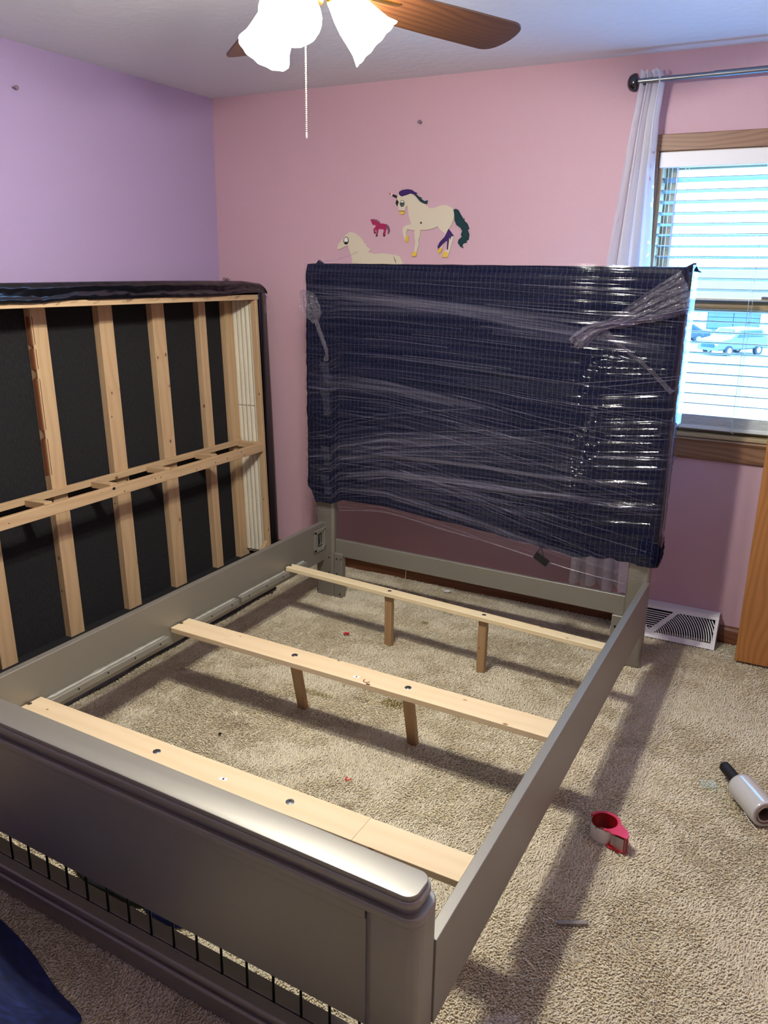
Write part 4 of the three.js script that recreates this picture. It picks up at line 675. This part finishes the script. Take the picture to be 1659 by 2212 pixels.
  const crumple = (n, r, seed, flat = 0.4) => { const g = new THREE.IcosahedronGeometry(r, n), p = g.attributes.position; for (let i = 0; i < p.count; i++) { const x = p.getX(i), y = p.getY(i), z = p.getZ(i), k = 1 + 0.5 * n3(x / r * 2 + seed, y / r * 2, z / r * 2); p.setXYZ(i, x * k, y * k * flat, z * k); } g.computeVertexNormals(); return g; };
  const bit = (name, label, cat, pos, turn, geo, m) => { const o = add(name, geo, m); o.position.set(...pos); o.rotation.y = turn; tag(o, label, cat); return o; };
  const bright = std({ color: 0xc8173a, roughness: 0.5 });
  bit('hair_tie', 'small crimson hair tie on the carpet before the narrow slat', 'hair tie', [1.279, 0.008, 0.79], 0.3, [new THREE.TorusGeometry(0.007, 0.0035, 8, 18).rotateX(PI / 2).scale(1.3, 1, 0.8), new THREE.TorusGeometry(0.006, 0.003, 8, 16).rotateX(1.1).translate(0.007, 0.003, 0.002)], bright);
  bit('red_clip', 'curved bright red plastic scrap on the carpet between the two wide slats', 'plastic scrap', [1.843, 0.008, 1.738], 0.5, new THREE.TorusGeometry(0.008, 0.0022, 8, 22, 4.2).rotateX(PI / 2), std({ color: 0xd62a1c, roughness: 0.45 }));
  bit('paper_scrap', 'crumpled white paper scrap on the carpet by the back baseboard', 'paper scrap', [1.47, 0.006, 0.085], 0.4, crumple(3, 0.014, 1, 0.3).scale(1.3, 1, 0.8), M.white);
  bit('cardboard_scrap', 'tan sliver of cardboard on the carpet behind the narrow slat', 'cardboard scrap', [1.538, 0.006, 0.5], 0.1, bx(-0.015, 0.015, 0, 0.004, -0.004, 0.004, 0.001), std({ color: 0x8f7f58, roughness: 0.9 }));
  bit('lint', 'tiny black fuzz on the carpet left of the red scrap', 'lint', [1.31, 0.007, 1.727], 0, crumple(1, 0.006, 3, 0.6), std({ color: 0x17141a, roughness: 1 }));
  bit('crumb', 'small dark brown crumb on the carpet by the left rail', 'crumb', [0.698, 0.006, 0.552], 0, crumple(2, 0.006, 5, 0.8), std({ color: 0x3a1712, roughness: 0.8 }));
  bit('plastic_stick', 'thin white plastic stick leaning against the back baseboard', 'plastic stick', [1.199, 0, 0.02], 0, bar([0, 0.001, 0.006], [0, 0.062, -0.003], 0.0015, 8), M.white);
  bit('film_scrap', 'crumpled clear film scrap on the carpet at the front edge', 'plastic scrap', [2.6, 0.006, 2.36], 0.6, [sheet(20, 20, (u, v) => [(u - 0.5) * 0.07, 0.004 + 0.012 * (0.5 + 0.5 * n3(u * 4, v * 4, 3)) , (v - 0.5) * 0.06])], phys({ color: 0xffffff, roughness: 0.08, transmission: 0.9, thickness: 0, side: THREE.DoubleSide }));
  bit('film_scrap', 'wisp of clear film on the carpet beside the film roll handle', 'plastic scrap', [2.88, 0.005, 1.2], 0.4, [sheet(16, 16, (u, v) => [(u - 0.5) * 0.05, 0.004 + 0.006 * (0.5 + 0.5 * n3(u * 4, v * 4, 8)), (v - 0.5) * 0.04])], phys({ color: 0xf4fffa, roughness: 0.1, transmission: 0.85, thickness: 0, side: THREE.DoubleSide }));

  // black plastic that lies along the floor under the left rail
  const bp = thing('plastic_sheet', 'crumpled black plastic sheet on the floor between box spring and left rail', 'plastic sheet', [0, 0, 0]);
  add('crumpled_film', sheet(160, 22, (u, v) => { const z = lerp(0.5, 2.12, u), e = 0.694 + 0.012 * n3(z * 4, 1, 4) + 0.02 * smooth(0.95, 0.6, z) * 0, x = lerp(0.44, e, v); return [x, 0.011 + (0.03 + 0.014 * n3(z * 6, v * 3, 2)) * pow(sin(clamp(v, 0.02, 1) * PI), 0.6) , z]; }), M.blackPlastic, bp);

  // dark cloth left on the floor behind the footboard
  const dk = thing('dark_cloth', 'black and blue cloth on the carpet just inside the footboard', 'cloth', [1.56, 0, 2.43]);
  const pad = (pts, h, seed) => sheet(48, 14, (u, v) => { const a = u * 2 * PI, k = interp(pts, u), r = cos(v * PI / 2); return [cos(a) * k * r, 0.003 + h * pow(sin(v * PI / 2), 0.6) * (1 + 0.35 * n3(cos(a) * 2 * r + seed, sin(a) * 2 * r, 3)), sin(a) * k * r * 0.42]; });
  add('black_fold', pad([[0, 0.16], [0.25, 0.12], [0.5, 0.19], [0.75, 0.13], [1, 0.16]], 0.03, 2), M.felt, dk);
  { const b = add('blue_fold', pad([[0, 0.07], [0.3, 0.05], [0.6, 0.08], [1, 0.07]], 0.024, 6), std({ color: 0x0a1c63, roughness: 0.9 }), dk); b.position.set(0.17, 0, 0.035); }

  // denim at the lower left
  const jeans = thing('jeans', 'crumpled dark blue denim jeans on the carpet at the foot of the bed', 'jeans', [1.36, 0, 2.985], 0);
  const out = [[0.42, -0.20], [0.405, -0.165], [0.36, -0.06], [0.3, 0.12], [0.1, 0.3], [-0.25, 0.32], [-0.5, 0.12], [-0.46, -0.12], [-0.3, -0.27], [-0.12, -0.325], [0.02, -0.31], [0.16, -0.28], [0.3, -0.235]];
  const ringC = new THREE.CatmullRomCurve3(out.map(([x, z]) => new THREE.Vector3(x, 0, z)), true, 'centripetal');
  const hgt = (x, z, v) => 0.006 + 0.1 * pow(smooth(0, 0.85, v), 0.75) * (1 + 0.35 * n3(x * 4 + 3, z * 7, 2)) + 0.035 * smooth(0.03, -0.06, x * 0.55 - z * 0.9 - 0.28 ) * smooth(0, 0.25, v) + 0.008 * n3(x * 14, z * 14, 5) * v;
  add('denim_body', sheet(150, 44, (u, v) => { const p = ringC.getPoint(u), k = 1 - v; const x = p.x * k - 0.02 * v, z = p.z * k + 0.02 * v; return [x, hgt(x, z, v), z]; }, 3, 1), M.denim, jeans);
  const RP = ringC.getPoints(400), surf = (x, z) => { const a = Math.atan2(z, x); let b = 9, r = 1; for (const p of RP) { let d = abs(Math.atan2(p.z, p.x) - a); d = min(d, 2 * PI - d); if (d < b) { b = d; r = hypot(p.x, p.z); } } const v = clamp(1 - hypot(x, z) / r); return hgt(x, z, v); };
  const stitch = (x0, z0, x1, z1, n) => Array.from({ length: n }, (_, i) => { const t = i / n, t2 = (i + 0.55) / n, f = (q) => { const x = lerp(x0, x1, q), z = lerp(z0, z1, q) + 0.01 * sin(q * 4); return [x, surf(x, z) + 0.0012, z]; }; return bar(f(t), f(t2), 0.0009, 5); });
  add('stitching', [...stitch(0.0, -0.19, 0.3, -0.02, 46), ...stitch(-0.02, -0.165, 0.28, 0.005, 46)], M.thread, jeans);
}

// ---------------------------------------------------------------- outside the window: yard, garage across the street, parked cars
{
  const far = (x, y, z) => [2.993 + 1.1 * (x - 2.993), 1.587 + 1.1 * (y - 1.587), 3.713 + 1.1 * (z - 3.713)], G = far(0, -3, 0)[1];
  const outdoorGrey = std({ color: 0x6a7374, roughness: 0.9 }), drive = std({ color: 0x596264, roughness: 0.95 });  // ground and roof grey, kept dark to dim light bounced onto the blind
  struct('ground', slabBox(-60, 60, G - 0.3, G, -140, -0.4), outdoorGrey);
  struct('driveway', [slabBox(-12, 6, G, G + 0.02, -66, -50).translate(0, 0, 0)], drive);
  struct('street', plate([[-14, -41], [8, -47], [9, -38], [-12, -33]].map(([x, z]) => [x, -z]), 0.02).rotateX(-PI / 2).translate(0, G + 0.001, 0), drive);
  const gz = far(0, 0, -69.85)[2], [gx0] = far(-5.62, 0, -69.85), [gx1] = far(-1.55, 0, -69.85), gy1 = far(0, -1.15, 0)[1];
  const h = thing('garage_house', 'white house across the street with a wide grey garage door', 'house', [gx0, G, gz]);
  const siding = std({ color: 0xe9efef, roughness: 0.8 });
  const dw = gx1 - gx0, dh = gy1 - G;
  add('wall', [bx(-7, 0, 0, 3.1, -6, 0, 0), bx(dw, dw + 6, 0, 3.1, -6, 0, 0), bx(0, dw, dh, 3.1, -6, 0, 0)], siding, h);
  add('roof', plate([[-7.5, 3.1], [dw + 6.5, 3.1], [dw + 3, 5.6], [-4, 5.6]], 7).translate(0, 0, -6.6), outdoorGrey, h);
  const door = group('garage_door', h); const dm = std({ color: 0x33464a, roughness: 0.7 });
  for (let k = 0; k < 4; k++) for (let c = 0; c < 2; c++) add('door_panel', bx(c * dw / 2 + 0.03, (c + 1) * dw / 2 - 0.03, k * dh / 4 + 0.02, (k + 1) * dh / 4 - 0.02, -0.2, -0.14, 0.02), dm, door);
  add('door_backing', bx(0, dw, 0, dh, -0.3, -0.2, 0), std({ color: 0x1e2c30, roughness: 0.8 }), door);
  for (const x of [-0.7, dw + 0.7]) add('wall_light', lathe([[0.0001, 0], [0.09, 0.02], [0.12, 0.3], [0.05, 0.4], [0.0001, 0.42]], 12).translate(x, 1.6, 0.14), std({ color: 0x6c8a86, roughness: 0.6 }), h);
  function car(name, label, pos, turn, paint, suv) {
    const c = thing(name, label, 'car', pos, turn), pm = phys({ color: paint, roughness: 0.35, metalness: 0.2, clearcoat: 0.8 }), gm = std({ color: 0x18343c, roughness: 0.15 });
    const L = 4.6, prof = suv ? [[-2.3, 0.45], [-2.28, 0.95], [-1.2, 1.12], [-0.55, 1.66], [1.55, 1.7], [2.2, 1.15], [2.3, 0.5]] : [[-2.2, 0.4], [-2.2, 0.8], [-1.1, 0.95], [-0.4, 1.4], [0.9, 1.42], [1.6, 1.0], [2.2, 0.95], [2.25, 0.45]];
    const s = new THREE.Shape(prof.map(([x, y]) => new THREE.Vector2(x, y)));
    add('body', new THREE.ExtrudeGeometry(s, { depth: 1.6, bevelEnabled: true, bevelSize: 0.09, bevelThickness: 0.1, bevelSegments: 2 }).translate(0, 0, -0.8), pm, c);
    add('side_window', [-1, 1].map((k) => plate(suv ? [[-0.75, 1.18], [-0.4, 1.6], [1.45, 1.62], [1.75, 1.2]] : [[-0.6, 1.0], [-0.25, 1.34], [0.8, 1.35], [1.2, 1.0]], 0.03).translate(0, 0, k > 0 ? 0.89 : -0.92)), gm, c);
    add('windshield', plate([[-0.7, 0], [0.7, 0], [0.6, 0.7], [-0.6, 0.7]], 0.03).rotateX(-0.7).rotateY(-PI / 2).translate(-1.18, suv ? 1.18 : 0.98, 0), gm, c);
    for (const x of [-1.4, 1.4]) for (const z of [-0.86, 0.86]) { const w = add('wheel', cyl(0.34, 0.34, 0.24, 24).rotateX(PI / 2), std({ color: 0x0d1a1e, roughness: 0.8 }), c); w.position.set(x, 0.34, z); const hc = add('hubcap', cyl(0.2, 0.2, 0.26, 16).rotateX(PI / 2), M.steel, w); }
    add('grille', bx(-2.42, -2.36, 0.55, 0.85, -0.55, 0.55, 0.02), gm, c); add('headlight', [bx(-2.42, -2.35, 0.72, 0.86, -0.82, -0.58, 0.02), bx(-2.42, -2.35, 0.72, 0.86, 0.58, 0.82, 0.02)], M.white, c);
    return c;
  }
  car('parked_car', 'silver sport utility car parked before the garage across the street', far(-1.75, -3, -51.3), 0.95, 0x3c4a4c, true);
  car('parked_car', 'darker low car parked behind the silver one across the street', far(-6.2, -3, -59.5), 0.3, 0x1a2a2e, false);
}

renderer.render(scene, camera);
